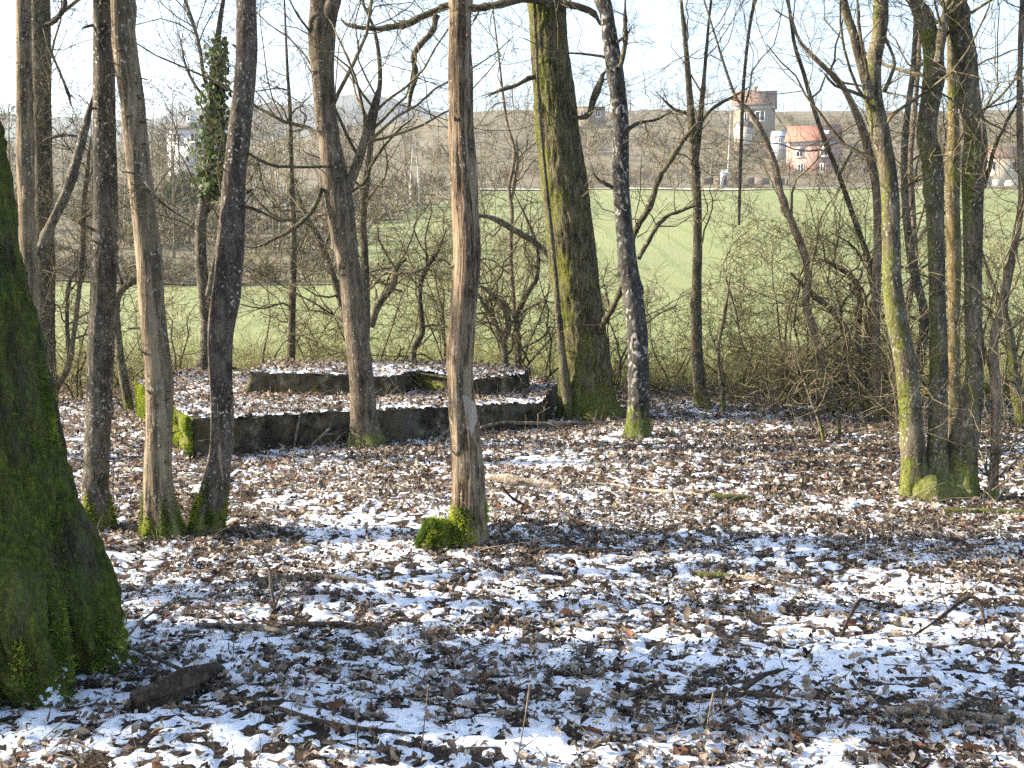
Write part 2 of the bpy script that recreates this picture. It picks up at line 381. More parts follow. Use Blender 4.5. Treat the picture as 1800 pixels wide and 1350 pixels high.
# pale track along the top of the meadow
xs = np.arange(-6, 120, 2.0); V = []
for x in xs:
    for yy in (147.2, 149.6): V.append((x, yy, float(meadow_h(x, yy)) + .16))
V = np.array(V); i = np.arange(len(xs) - 1) * 2
tag(obj('farm_track', new_mesh('farm_track', V, np.stack([i, i + 2, i + 3, i + 1], -1)), plain('track_gravel', (.42, .37, .27), (.6, .54, .42), .8)), 'pale gravel track along the top edge of the meadow', 'track', kind='structure')
# far hills
xs = np.linspace(-1500, 1500, 160); ys = np.linspace(700, 1700, 24)
def hill_h(x, y):
    cr = 160 + 22 * np.sin(x / 210 + .6) + 26 * (fbm(x / 90, y / 160, 1.0) - .5) + 14 * (fbm(x / 26, y / 40, 9.0) - .5)
    t = np.clip((y - 700) / 450, 0, 1); t = t * t * (3 - 2 * t)
    fall = np.clip(1 - (x + 120) / 500, .35, 1)
    return cr * fall * t - 5
V, Q = grid_sheet(xs, ys, hill_h)
tag(obj('far_hills', new_mesh('far_hills', V, Q, True), M['hill']), 'blue hazy wooded hills on the horizon', 'hills', kind='structure')

# ------------------------------------------------------------------ snow lying in patches between the leaves
def snow_t(x, y):
    cover = .495 + .06 * (fbm(x / 2.5, y / 2.5, 21) - .5) * 2
    right = np.clip((np.asarray(x) - .5) / 2, 0, 1) * np.clip((np.asarray(y) - 7) / 2.5, 0, 1)
    cover = cover + .035 * np.clip((6.2 - np.asarray(y)) / 1.2, 0, 1) - .06 * right - .03 * np.clip((np.asarray(y) - 5.5) / 3, 0, 1) - .5 * np.clip((np.asarray(y) - 13.6) / 1.2, 0, 1)
    cover = cover - .025 * inside(LOW, x, y)
    n = .20 * fbm(np.asarray(x) / .34, np.asarray(y) / .24, 11, 2) + .32 * fbm(np.asarray(x) / .085, np.asarray(y) / .05, 5, 1) + .48 * fbm(np.asarray(x) / .040, np.asarray(y) / .030, 8, 1)
    return n - (1 - cover)
xs = np.arange(-8.2, 8.2, .021); ys = np.concatenate([np.arange(2.6, 7.2, .0165), np.arange(7.2, 14.6, .034)])
X, Y = np.meshgrid(xs, ys)
tt = snow_t(X, Y); sect = np.abs(X) < .5 * Y + .9
H = surf_h(X, Y); Z = H + np.clip(tt * .15, -.010, .013) + .002
idx = np.arange(X.size).reshape(X.shape)
Q = np.stack([idx[:-1, :-1], idx[:-1, 1:], idx[1:, 1:], idx[1:, :-1]], -1).reshape(-1, 4)
zf = Z.ravel()[Q]; keep = (tt.ravel()[Q].max(1) > -.02) & (np.ptp(zf, axis=1) < .07) & sect.ravel()[Q].all(1)
Q = Q[keep]; used = np.unique(Q); re = np.full(X.size, -1); re[used] = np.arange(len(used))
V = np.stack([X, Y, Z], -1).reshape(-1, 3)[used]
tag(obj('snow', new_mesh('snow', V, re[Q], True), M['snow']), 'thin patchy snow lying between dead leaves on the woodland floor', 'snow', kind='stuff')

# ------------------------------------------------------------------ leaf litter
def leaf_template(seed, lobed, K):
    r = np.random.default_rng(seed); t = np.linspace(0, 1, K)
    w = .34 * np.sin(np.pi * t ** .8) ** .7
    if lobed: w = w * np.where(np.arange(K) % 2 == 0, .62, 1.18); w[0] = .02; w[-1] = .03
    else: w = w * r.uniform(.8, 1.15, K)
    w[0] = .012; w[-1] = .012
    cu = r.uniform(-1.8, 2.2); fold = r.uniform(.2, 1.7); tw = r.uniform(-1.6, 1.6); w = w * r.uniform(.55, 1.0)
    x = t - .5; zc = cu * (x ** 2) * .6
    L = np.stack([x, w, zc + fold * w + r.normal(0, .035, K)], -1); Rr = np.stack([x, -w, zc + fold * w * r.uniform(.3, 1) + r.normal(0, .035, K)], -1)
    C = np.stack([x, 0 * x, zc], -1)
    V = np.concatenate([L, C, Rr]); a = tw * V[:, 0]; V = np.stack([V[:, 0], V[:, 1] * np.cos(a) - V[:, 2] * np.sin(a), V[:, 1] * np.sin(a) + V[:, 2] * np.cos(a)], -1)
    if K == 3: return V[[0, 1, 4, 7, 2]], np.array([(0, 2, 1), (0, 3, 2), (1, 2, 4), (2, 3, 4)])
    i = np.arange(K - 1)
    Qd = np.concatenate([np.stack([i, i + K, i + K + 1, i + 1], -1), np.stack([i + K, i + 2 * K, i + 2 * K + 1, i + K + 1], -1)])
    return V, Qd
PAL = np.array([(.028, .020, .016), (.060, .043, .033), (.115, .082, .059), (.205, .15, .107), (.33, .255, .18), (.46, .37, .275), (.16, .075, .042), (.11, .09, .07), (.27, .23, .185)])
PW = np.array([.10, .15, .19, .18, .12, .07, .04, .10, .05]); PW = PW / PW.sum()
def rot_mats(yaw, tilt, taz):
    c, s = np.cos(yaw), np.sin(yaw); o = np.zeros_like(c); l = np.ones_like(c)
    Rz = np.stack([np.stack([c, -s, o], -1), np.stack([s, c, o], -1), np.stack([o, o, l], -1)], -2)
    kx, ky = np.cos(taz), np.sin(taz); c, s = np.cos(tilt), np.sin(tilt); C = 1 - c
    Rt = np.stack([np.stack([c + kx * kx * C, kx * ky * C, ky * s], -1), np.stack([kx * ky * C, c + ky * ky * C, -kx * s], -1), np.stack([-ky * s, kx * s, c], -1)], -2)
    return Rt @ Rz
def leaf_field(r, n, y0, y1, K, lobed, size, seedbase, dens):
    """random leaf positions: returns merged mesh data"""
    yy = np.sqrt(r.uniform(y0 * y0, y1 * y1, n)); xx = r.uniform(-1, 1, n) * (.5 * yy + .8)
    s = snow_t(xx, yy); clump = fbm(xx / .55, yy / .55, 33, 2)
    p = np.clip(dens + (clump - .5) * 1.6 - np.clip(s, -.1, .12) * 3.0, .10, 1)
    k = r.uniform(0, 1, n) < p; xx, yy = xx[k], yy[k]; n = len(xx)
    sz = size * np.clip(r.lognormal(0, .38, n), .4, 2.0); tilt = np.abs(r.normal(0,   .42 if K > 4 else .55, n)); tilt = np.where(r.uniform(0, 1, n) < .10, r.uniform(.7, 1.4, n), tilt)
    zz = surf_h(xx, yy) + .010 + sz * .22 * np.sin(tilt) + r.uniform(0, .012, n) + np.clip(snow_t(xx, yy) * .22, 0, .02)
    Mx = rot_mats(r.uniform(0, 6.28, n), tilt, r.uniform(0, 6.28, n)); colr = np.minimum(PAL[r.choice(len(PAL), n, p=PW)] * r.uniform(.75, 1.3, (n, 1)) * (1.3 if K > 3 else 1.55), .62)
    mb = MB(); nt = 14; which = r.integers(0, nt, n)
    for q in range(nt):
        tv, tq = leaf_template(seedbase + q, lobed and q % 3 != 0, K); m = which == q; N = m.sum()
        if not N: continue
        VV = np.einsum('nij,vj->nvi', Mx[m], tv) * sz[m][:, None, None] + np.stack([xx[m], yy[m], zz[m]], -1)[:, None]
        FF = (tq[None] + (np.arange(N) * len(tv))[:, None, None]).reshape(-1, tq.shape[1])
        mb.add(VV.reshape(-1, 3), FF, np.repeat(colr[m], len(tv), 0))
    return mb
mb = leaf_field(rng, 36000, 2.6, 7.2, 5, True, .031, 100, .40)
for args in ((140000, 7.2, 14.6, 3, False, .035, 200, .60), (74000, 2.6, 7.6, 3, False, .023, 300, .50)):
    m2 = leaf_field(rng, *args)
    for Fq in m2.T: mb.T.append(Fq + mb.n)
    mb.V += m2.V; mb.C += m2.C
    mb.n += m2.n
tag(obj('leaf_litter', mb.mesh('leaf_litter'), M['leaf']), 'carpet of curled brown dead leaves over the woodland floor', 'leaves', kind='stuff')
# the leaves that show largest, each on its own
proto = []
for q in range(10):
    tv, tq = leaf_template(400 + q, q % 3 != 0, 9); proto.append(new_mesh('leaf', tv, tq, True, PAL[(q * 2 + 3) % len(PAL)] * 1.1)); proto[-1].materials.append(M['leaf'])
for q in range(240):
    y = math.sqrt(rng.uniform(3.55 ** 2, 5.3 ** 2)); x = rng.uniform(-1, 1) * .46 * y
    if x < -1.25 and y > 4.1: continue
    o = obj('leaf', proto[q % 10], None, floor_obj); s = .05 * rng.uniform(.85, 1.6); tl = abs(rng.normal(0, .45))
    o.location = (x, y, float(surf_h(x, y)) + .022 + s * .25 * math.sin(tl)); o.scale = (s, s, s)
    o.rotation_euler = (rng.normal(0, .45), rng.normal(0, .45), rng.uniform(0, 6.28))
# fine twigs and dry stalks lying about
n = 3600; yy = np.sqrt(rng.uniform(2.8 ** 2, 14 ** 2, n)); xx = rng.uniform(-1, 1, n) * (.5 * yy + .6)
D = np.stack([rng.normal(0, 1, n), rng.normal(0, 1, n), rng.normal(0, .14, n)], -1)
P = walk(rng, np.stack([xx, yy, surf_h(xx, yy) + .03], -1), D, rng.uniform(.06, .4, n), 5, .16)
mb = MB(); mb.add(*tubes(P, taper(rng.uniform(.0015, .005, n), np.full(n, .001), 5), 3))
n = 3600; yy = np.sqrt(rng.uniform(3.2 ** 2, 14 ** 2, n)); xx = rng.uniform(-1, 1, n) * (.5 * yy + .6)
D = np.stack([rng.normal(0, .25, n), rng.normal(0, .25, n), np.ones(n)], -1)
P = walk(rng, np.stack([xx, yy, surf_h(xx, yy) - .01], -1), D, np.minimum(rng.gamma(2, .045, n), .3), 4, .12)
mb.add(*tubes(P, taper(rng.uniform(.0012, .0028, n), np.full(n, .0008), 4), 3))
tag(obj('twig_litter', mb.mesh('twig_litter'), M['fallen']), 'scattered fine twigs and dry stalks among the fallen leaves', 'twigs', kind='stuff')

# ------------------------------------------------------------------ trunks
def spline(P, n):
    """n: number of samples, or lengths along the path"""
    P = np.asarray(P, float); E = np.concatenate([[2 * P[0] - P[1]], P, [2 * P[-1] - P[-2]]])
    dl = np.linalg.norm(np.diff(P[:, :3], axis=0), axis=1); s = np.concatenate([[0], np.cumsum(dl)]); t = np.clip(n, 0, s[-1]) if hasattr(n, '__len__') else np.linspace(0, s[-1], n)
    i = np.clip(np.searchsorted(s, t, 'right') - 1, 0, len(P) - 2); f = ((t - s[i]) / np.maximum(dl[i], 1e-9))[:, None]
    a, b_, c, d = E[i], E[i + 1], E[i + 2], E[i + 3]
    return .5 * (2 * b_ + (c - a) * f + (2 * a - 5 * b_ + 4 * c - d) * f ** 2 + (3 * b_ - a - 3 * c + d) * f ** 3)
def px_path(pts, Y, top=None, lean=(0, 0), sink=True, dy=0.0):
    """(px, py, width[, extra distance]) rows, base first -> rows x, y, z, radius"""
    rows = []
    for p in pts:
        yy = Y + (p[3] if len(p) > 3 else 0); q = at(p[0], p[1], yy); rows.append([*q, p[2] * yy / F / 2])
    if sink:
        b0 = list(rows[0]); b0[2] = min(b0[2], float(floor_h(b0[0], b0[1]))) - .18; b0[3] *= 1.12; rows.insert(0, b0)
    if top:
        a, c = np.array(rows[-2]), np.array(rows[-1]); d = (c - a)[:3]; d = d / np.linalg.norm(d); L = top - c[2]
        for f in (.35, .7, 1.0):
            rows.append([*(c[:3] + np.array([d[0] * .5 + lean[0], lean[1], 1]) * L * f), c[3] * (1 - .62 * f)])
    else: rows[-1][3] *= .35
    return rows
def bark_tube(rows, sides, step, kind='smooth', seed=0, lobes=0.0, lobe_h=.35, tail=0):
    L = sum(np.linalg.norm(np.array(a[:3]) - np.array(b_[:3])) for a, b_ in zip(rows, rows[1:]))
    Lt = sum(np.linalg.norm(np.array(a[:3]) - np.array(b_[:3])) for a, b_ in zip(rows[-tail - 1:], rows[-tail:])) if tail else 0
    ts = np.concatenate([np.linspace(0, L - Lt, max(6, int((L - Lt) / step)), endpoint=not tail), np.linspace(L - Lt, L, max(6, int(Lt / (step * 6))))]) if tail else np.linspace(0, L, max(6, int(L / step)))
    K = len(ts); S = spline(rows, ts); P, rad = S[:, :3], np.maximum(S[:, 3], .003)
    T = np.empty_like(P); T[1:-1] = P[2:] - P[:-2]; T[0] = P[1] - P[0]; T[-1] = P[-1] - P[-2]; T = nrm(T); A = nrm(np.cross(T, REF)); B = np.cross(T, A)
    th = np.arange(sides) / sides * 2 * np.pi; ct, st = np.cos(th)[None], np.sin(th)[None]
    z = P[:, 2][:, None]; rr = np.repeat(rad[:, None], sides, 1); s0 = np.cumsum(np.concatenate([[0], np.linalg.norm(np.diff(P, axis=0), axis=1)]))[:, None]
    if lobes: rr = rr * (1 + lobes * np.exp(-np.maximum(z, 0) / lobe_h) * (np.cos(th * 4 + seed)[None] * .6 + np.cos(th * 7 + seed * 2)[None] * .4))
    X, Yc = ct * rr + seed * 3.7, st * rr
    lump = (fbm(X * 6, Yc * 6, s0 * 2.2, 2) - .5)
    rr = rr * (1 + .22 * lump)
    if kind == 'furrow':
        n = fbm(X * 34, Yc * 34, s0 * 5.5, 3); rg = 1 - np.abs(2 * n - 1) * 2.2; rr = rr + .016 * np.clip(rg, -.6, 1)
    elif kind == 'big':
        n = fbm(X * 13, Yc * 13, s0 * 2.6, 3); rg = 1 - np.abs(2 * n - 1) * 2.4; rr = rr + .05 * np.clip(rg, -.9, 1) * np.minimum(1, rad / .2)[:, None] + .03 * (fbm(X * 26, Yc * 26, s0 * 12, 3) - .5)
    elif kind == 'peel':
        n = fbm(X * 22, Yc * 22, s0 * 1.3, 2); rr = rr + .010 * np.clip((n - .46) * 14, 0, 1) + .006 * (fbm(X * 60, Yc * 60, s0 * 6, 2) - .5)
    else:
        rr = rr + .007 * (fbm(X * 30, Yc * 30, s0 * 7, 3) - .5)
        kn = fbm(X * 9, Yc * 9, s0 * 5, 1); rr = rr + .016 * np.clip((kn - .80) * 8, 0, 1) * np.minimum(1, rad / .05)[:, None]
    V = P[:, None] + rr[..., None] * (ct[..., None] * A[:, None] + st[..., None] * B[:, None])
    idx = np.arange(K * sides).reshape(K, sides); a, b_ = idx[:-1], idx[1:]
    Qd = np.stack([a, np.roll(a, -1, 1), np.roll(b_, -1, 1), b_], -1).reshape(-1, 4)
    V = V.reshape(-1, 3); n0 = len(V); V = np.concatenate([V, [P[-1]]]); cap = np.stack([idx[-1], np.roll(idx[-1], -1), np.full(sides, n0)], -1)
    return V, Qd, cap, P, rad
CROWN = [dict(n=4, L=1.5, rf=.55, K=7, sides=4, wig=.3, trop=.05), dict(n=4, L=.7, rf=.55, K=5, wig=.32, trop=.04), dict(n=3, L=.32, rf=.6, K=4, wig=.3, rmin=.0018, rib=1)]
def tree(name, label, stems, mat, Y=None, sides=28, step=.035, kind='smooth', branches=(), twigs=None, limbs=None, seed=1, lobes=.0, cat='tree', branch_mat='limb', lobe_h=.35, group=None):
    """stems: list of dict(pts, Y, top, ...); branches: (pts, Y) authored limbs; limbs: random limbs on every stem"""
    r = np.random.default_rng(seed); made = []
    for s in stems:
        Yd = s.get('Y') or Y or gd(s['pts'][0][1]); made.append((px_path(s['pts'], Yd, s.get('top'), s.get('lean', (0, 0)), s.get('sink', True)), s))
    r0 = made[0][0]; base = np.array([r0[0][0], r0[0][1], float(floor_h(r0[0][0], r0[0][1]))])
    t = thing(name, label, cat, base, group); cr = MB(); paths = []
    for q, (rows, s) in enumerate(made):
        V, Qd, cap, P, rad = bark_tube(rows, s.get('sides', sides), s.get('step', step), s.get('kind', kind), seed + q * 1.3, s.get('lobes', lobes), lobe_h, 3 if s.get('top') else 0)
        obj('trunk', new_mesh('trunk', V - base, [Qd, cap], True), M[s.get('mat', mat)], t); paths.append((P, rad, s))
    for bpts, bY in branches:
        rows = px_path(bpts, bY, sink=False); L = sum(np.linalg.norm(np.array(a[:3]) - np.array(c[:3])) for a, c in zip(rows, rows[1:]))
        for a in rows[1:-1]:
            a[0] += r.normal(0, .012); a[2] += r.normal(0, .012)
        rows[-1][3] *= .45
        S = spline(rows, max(8, int(L / .05))); S[1:-1, :3] += np.cumsum(r.normal(0, .004, (len(S) - 2, 3)), 0) * np.array([1, 1, 1])
        V, Qd = tubes(S[None, :, :3], np.maximum(S[None, :, 3], .0025) * (1 + .18 * r.normal(0, 1, (1, len(S))).clip(-1, 1)), 8)
        obj('branch', new_mesh('branch', V - base, Qd, True), M[branch_mat], t)
        if twigs is not False:
            k = max(2, int(L * 6)); K = 6; i = np.linspace(0, len(S) - 1, K).astype(int)
            grow(r, cr, S[None, i, :3], S[None, i, 3], [dict(n=k, L=min(.8, .45 * L + .15), rf=.5, rmax=.008, K=6, sides=4, wig=.3, trop=.02, t=(.15, 1)), dict(n=4, L=.32, rf=.6, K=4, wig=.28), dict(n=3, L=.15, rf=.6, K=3, rmin=.0016, rib=1)])
    if limbs:
        for P, rad, s in paths:
            if s.get('bare'): continue
            al = np.concatenate([[0], np.cumsum(np.linalg.norm(np.diff(P, axis=0), axis=1))]); i = np.searchsorted(al, np.linspace(0, al[-1] * .999, 14))
            lv = dict(limbs); S, D, rr, rest = spawn(r, P[None, i], rad[None, i], lv['n'], lv['t'][0], lv['t'][1], *lv.get('ang', (.6, 1.3)), lv.get('up', .15))
            L = r.uniform(.5, 1.1, len(S)) * lv['L']; q0 = np.clip(rr * lv.get('rf', .4), .004, lv.get('rmax', .03)); Pl = walk(r, S, D, L, 9, lv.get('wig', .2), lv.get('trop', .04)); Rl = taper(q0, np.maximum(q0 * .3, .0025), 9)
            cr.add(*tubes(Pl, Rl, 5)); grow(r, cr, Pl, Rl, lv.get('levels', CROWN))
    if cr.n: obj('crown', cr.mesh('crown', base), M['twig'], t)
    return t, base, paths
def moss_tufts(t, base, V_src, r, n, ln, name='moss', bright=1.0):
    """short upright moss shoots on given surface points (V, outward normals)"""
    Pp, Nn = V_src; k = r.integers(0, len(Pp), n); p = Pp[k] + r.normal(0, .006, (n, 3)); d = nrm(Nn[k] + r.normal(0, .5, (n, 3)) + [0, 0, .15])
    side = nrm(np.cross(d, r.normal(0, 1, (n, 3)))); l = ln * r.uniform(.5, 1.4, (n, 1)); w = l * .22
    V = np.stack([p - side * w - d * .004, p + side * w - d * .004, p + d * l], 1).reshape(-1, 3); Fc = np.arange(3 * n).reshape(-1, 3)
    f = np.clip(r.uniform(-.35, .65, n) + (fbm(p[:, 0] * 14, p[:, 1] * 14, p[:, 2] * 9, 2) - .5) * 2.4 + .25, 0, 1)[:, None]; c = (np.array(MOSS_LO) * 1.8 * (1 - f) + np.array((.22, .24, .025)) * f) * bright
    o = obj(name, new_mesh(name, V - base, Fc, False, np.repeat(c, 3, 0)), M['moss'], t); o['kind'] = 'stuff'; return o
def trunk_surface(P, rad, r, zmax, n, zmin=-.05, pref=None):
    """random points with normals on a trunk below height zmax"""
    m = np.where((P[:, 2] < zmax) & (P[:, 2] > zmin))[0]; pr = (1 - (P[m, 2] - zmin) / (zmax - zmin)) ** 1.2 + .05; k = r.choice(m, n, p=pr / pr.sum()); th = r.uniform(0, 6.283, n)
    N = np.stack([np.cos(th), np.sin(th), 0 * th], -1); g = P[k]
    ok = fbm(N[:, 0] * 1.6 + g[:, 0] * 7, N[:, 1] * 1.6, g[:, 2] * 5, 2) > .38 + .22 * np.clip((g[:, 2] - zmin) / (zmax - zmin), 0, 1); k, N = k[ok], N[ok]
    return P[k] + N * rad[k][:, None], N

def stubs(t, base, P, rad, mat, n, seed, zmax=3.4):
    """broken-off twig stubs sticking out of a trunk, each its own part"""
    r = np.random.default_rng(seed); m = np.where((P[:, 2] > .3) & (P[:, 2] < zmax))[0]
    for k in r.choice(m, n):
        a = r.uniform(3.0, 6.4); d = np.array([math.cos(a), math.sin(a), r.uniform(-.1, .5)]); L = r.uniform(.02, .07) + rad[k]; r0 = r.uniform(.004, .009)
        Pp = walk(r, np.array([P[k] + d * rad[k] * .6]), d[None], np.array([L - rad[k] * .4]), 5, .18)
        V, Qd = tubes(Pp, np.array([[r0 * 1.7, r0 * 1.25, r0, r0 * .9, r0 * .35]]), 7); obj('branch_stub', new_mesh('branch_stub', V - base, Qd, True), M[mat], t)
rg = np.random.default_rng(21)
# --- the big mossy oak at the left edge of the picture
t, base, ps = tree('mossy_oak_tree', 'huge moss-covered trunk filling the left edge of the foreground', [dict(pts=[(-35, 1215, 400), (-45, 1120, 400), (-62, 1000, 370), (-82, 850, 345), (-102, 700, 330), (-122, 550, 312), (-148, 400, 300), (-174, 250, 294), (-196, 100, 288), (-216, -60, 282)], Y=4.56, top=7.5)], 'big', sides=170, step=.022, kind='big', lobes=.10, lobe_h=.5, seed=3, limbs=dict(n=9, t=(.55, 1), L=3.5, rmax=.09))
P, rad, _ = ps[0]
bt = []
# buttress roots
mbr = MB()
for (rp, sd) in (([(-10, 820, 60, 4.46), (20, 980, 120, 4.36), (45, 1110, 130, 4.28), (75, 1220, 90, 4.22), (105, 1262, 40, 4.14)], 1), ([(60, 800, 50, 4.6), (105, 960, 110, 4.6), (140, 1080, 130, 4.6), (172, 1150, 90, 4.6), (215, 1180, 40, 4.56)], 6), ([(-120, 900, 100, 4.3), (-100, 1150, 140, 4.15), (-95, 1300, 80, 3.95)], 9)):
    rows = [[*at(x_, y_, d_), w_ * d_ / F / 2] for x_, y_, w_, d_ in rp]; e = np.array(rows[-1]); rows.append([e[0] + .08, e[1] - .05, e[2] - .12, .02])
    V, Qd, cap, Pb, rb = bark_tube(rows, 90, .015, 'big', sd); o = obj('root', new_mesh('root', V - base, [Qd, cap], True), M['big'], t); bt.append((Pb, rb))
S1 = [trunk_surface(P, rad * 1.03, rg, 3.0, 52000)] + [trunk_surface(a, b_ * 1.02, rg, 2, 5000, -.3) for a, b_ in bt]
msk = fbm(S1[0][0][:, 0] * 5, S1[0][0][:, 1] * 5, S1[0][0][:, 2] * 2.2, 3) > .40
S1[0] = (S1[0][0][msk], S1[0][1][msk])
moss_tufts(t, base, (np.concatenate([s[0] for s in S1]), np.concatenate([s[1] for s in S1])), rg, 70000, .024, bright=1.5)

# --- slim trees of the left foreground
t, base, ps = tree('slender_tree', 'straight grey trunk with white lichen flecks, beside the huge mossy trunk', [dict(pts=[(176, 948, 66), (172, 915, 54), (168, 860, 46), (170, 800, 45), (174, 700, 46), (178, 600, 46), (184, 450, 43), (185, 320, 40), (183, 200, 38), (183, 80, 36), (182, -20, 35)], Y=7.0, top=8)], 'grey', seed=5, lobes=.30, lobe_h=.12, sides=48, step=.024, limbs=dict(n=9, t=(.5, 1), L=2.4))
moss_tufts(t, base, trunk_surface(ps[0][0], ps[0][1], rg, .24, 9000), rg, 9000, .018, bright=1.8); stubs(t, base, ps[0][0], ps[0][1], 'grey', 9, 1)
t, base, ps = tree('slender_tree', 'tan streaky trunk sunlit on its left, with moss flaring round its foot', [dict(pts=[(292, 960, 86), (285, 925, 66), (280, 880, 55), (277, 830, 50), (279, 750, 48), (278, 650, 48), (268, 550, 46), (262, 450, 45), (250, 350, 43), (240, 260, 41), (231, 170, 41), (221, 90, 42), (214, -10, 38)], Y=6.78, top=8.2)], 'tan', seed=9, lobes=.36, lobe_h=.13, sides=52, step=.022, limbs=dict(n=9, t=(.5, 1), L=2.6))
moss_tufts(t, base, trunk_surface(ps[0][0], ps[0][1], rg, .28, 10000), rg, 10000, .018, bright=1.8); stubs(t, base, ps[0][0], ps[0][1], 'tan', 16, 2)
t, base, ps = tree('slender_tree', 'brown scaly trunk curving left at its foot, leaning across the concrete', [dict(pts=[(362, 950, 62), (366, 910, 54), (378, 850, 48), (387, 800, 40), (390, 740, 40), (389, 660, 40), (388, 590, 45), (397, 520, 50), (404, 440, 48), (408, 380, 42), (413, 300, 38), (423, 210, 36), (432, 110, 35), (433, 40, 34), (433, -20, 32)], Y=6.88, top=7.6)], 'brown', seed=13, lobes=.28, lobe_h=.12, sides=48, step=.024,
     branches=[([(425, 265, 6), (470, 282, 5), (560, 300, 4), (640, 302, 3)], 6.86), ([(408, 358, 6), (455, 368, 5), (500, 388, 4), (545, 372, 3)], 6.86), ([(215, 302, 3), (240, 306, 4), (247, 330, 4), (262, 350, 4), (300, 372, 3.5), (345, 400, 3)], 6.66)], limbs=dict(n=8, t=(.5, 1), L=2.4))
moss_tufts(t, base, trunk_surface(ps[0][0], ps[0][1], rg, .32, 8000), rg, 8000, .018, bright=1.6); stubs(t, base, ps[0][0], ps[0][1], 'brown', 10, 3)
# --- fork tree in front of the platform
tree('forked_tree', 'forked trunk standing against the front of the concrete platform', [dict(pts=[(645, 788, 78), (641, 755, 52), (637, 700, 45), (630, 620, 43), (620, 520, 42), (606, 420, 42), (594, 340, 48), (582, 270, 40), (572, 200, 37), (567, 120, 40), (566, 50, 48), (560, -20, 30)], top=7.5), dict(pts=[(603, 350, 22), (618, 315, 18), (638, 255, 15), (655, 195, 13), (669, 142, 11)], Y=10.05, sink=False, sides=20), dict(pts=[(570, 70, 30), (580, 20, 28), (590, -30, 26)], Y=10.05, sink=False, top=7, sides=20)], 'mid', Y=10.08, seed=17, lobes=.25, lobe_h=.12, sides=44, step=.025,
     branches=[([(566, 330, 9), (548, 368, 9), (520, 395, 8), (495, 415, 7), (460, 428, 5), (425, 430, 4)], 10.0), ([(606, 345, 6), (640, 320, 6), (655, 285, 5), (690, 235, 5), (730, 200, 4)], 10.2), ([(572, 100, 6), (540, 60, 5), (520, 20, 4), (500, -20, 4)], 10.0)], limbs=dict(n=9, t=(.35, 1), L=2.0, rmax=.02))
# --- dead peeling tree in the centre
t, base, ps = tree('dead_tree', 'peeling dead trunk in the centre with a pale bare wood patch', [dict(pts=[(824, 968, 66), (824, 925, 58), (823, 880, 56), (822, 830, 52), (819, 770, 47), (813, 710, 45), (810, 640, 46), (815, 560, 45), (822, 470, 46), (821, 400, 46), (815, 310, 43), (809, 220, 40), (808, 120, 40), (809, 30, 39), (809, -25, 38)], Y=6.47, top=7)], 'peel', seed=23, kind='peel', lobes=.2, lobe_h=.1, sides=44, step=.028,
     branches=[([(833, 375, 8), (850, 385, 6), (862, 383, 4)], 6.5)], twigs=False, limbs=dict(n=8, t=(.55, 1), L=2.0))
moss_tufts(t, base, trunk_surface(ps[0][0], ps[0][1] * 1.05, rg, .28, 13000), rg, 13000, .02, bright=2.1); stubs(t, base, ps[0][0], ps[0][1], 'peel', 9, 4)
# bare wood patch: a thin curved plate on the trunk's front
c0 = at(826, 728, 6.47); P0, r0 = ps[0][0], ps[0][1]
rows = []; prof = [(692, 812, 820), (705, 815, 834), (722, 818, 838), (738, 821, 838), (752, 823, 833), (764, 825, 828)]
pv = []
for (py, xa, xb) in prof:
    z = at(820, py, 6.47)[2]; i = np.argmin(abs(P0[:, 2] - z)); cx, cy, rr = P0[i, 0], P0[i, 1], r0[i] * 1.14
    for f in np.linspace(0, 1, 5):
        xx = at(xa + (xb - xa) * f, py, 6.47 - .07)[0]; s = np.clip((xx - cx) / rr, -.98, .98); pv.append((cx + rr * s, cy - rr * math.sqrt(1 - s * s), z))
idx = np.arange(30).reshape(6, 5)
obj('bare_wood_patch', new_mesh('bare_wood_patch', np.array(pv) - base, np.stack([idx[:-1, :-1], idx[:-1, 1:], idx[1:, 1:], idx[1:, :-1]], -1).reshape(-1, 4), True), plain('pale_bare_wood', (.27, .215, .165), (.40, .33, .27), 30, .8, .004, (1, 1, .2)), t)
# mossy stump at its foot
sb = at(766, 972, 6.42); r_ = np.random.default_rng(4)
st_ = thing('mossy_stump', 'small stump wrapped in bright moss at the foot of the dead tree', 'stump', sb)
rows = [[*(sb + [0, 0, -.08]), .095], [*(sb + [0, 0, .04]), .092], [*(sb + [.003, 0, .12]), .085], [*(sb + [.0, .01, .165]), .06], [*(sb + [0, .01, .185]), .02]]
V, Qd, cap, Pb, rb = bark_tube(rows, 40, .008, 'smooth', 2); obj('wood', new_mesh('wood', V - sb, [Qd, cap], True), M['mossylog'], st_)
ths = r_.uniform(0, 6.28, 9000); zz = r_.uniform(-.02, .185, 9000); rr = np.interp(zz, [-.02, .04, .12, .165, .185], [.094, .092, .085, .06, .02]); N = nrm(np.stack([np.cos(ths), np.sin(ths), np.where(zz > .13, 1.2, .1)], -1))
lump = 1 + .55 * (fbm(np.cos(ths) * 2.2, np.sin(ths) * 2.2, zz * 16, 2) - .5); rr = rr * lump; keep_ = fbm(np.cos(ths) * 3, np.sin(ths) * 3, zz * 24 + 5, 2) > .40
moss_tufts(st_, sb, (sb + np.stack([np.cos(ths) * rr, np.sin(ths) * rr, zz * (.8 + .4 * lump - .2)], -1)[keep_], N[keep_]), r_, 11000, .02, bright=1.9)
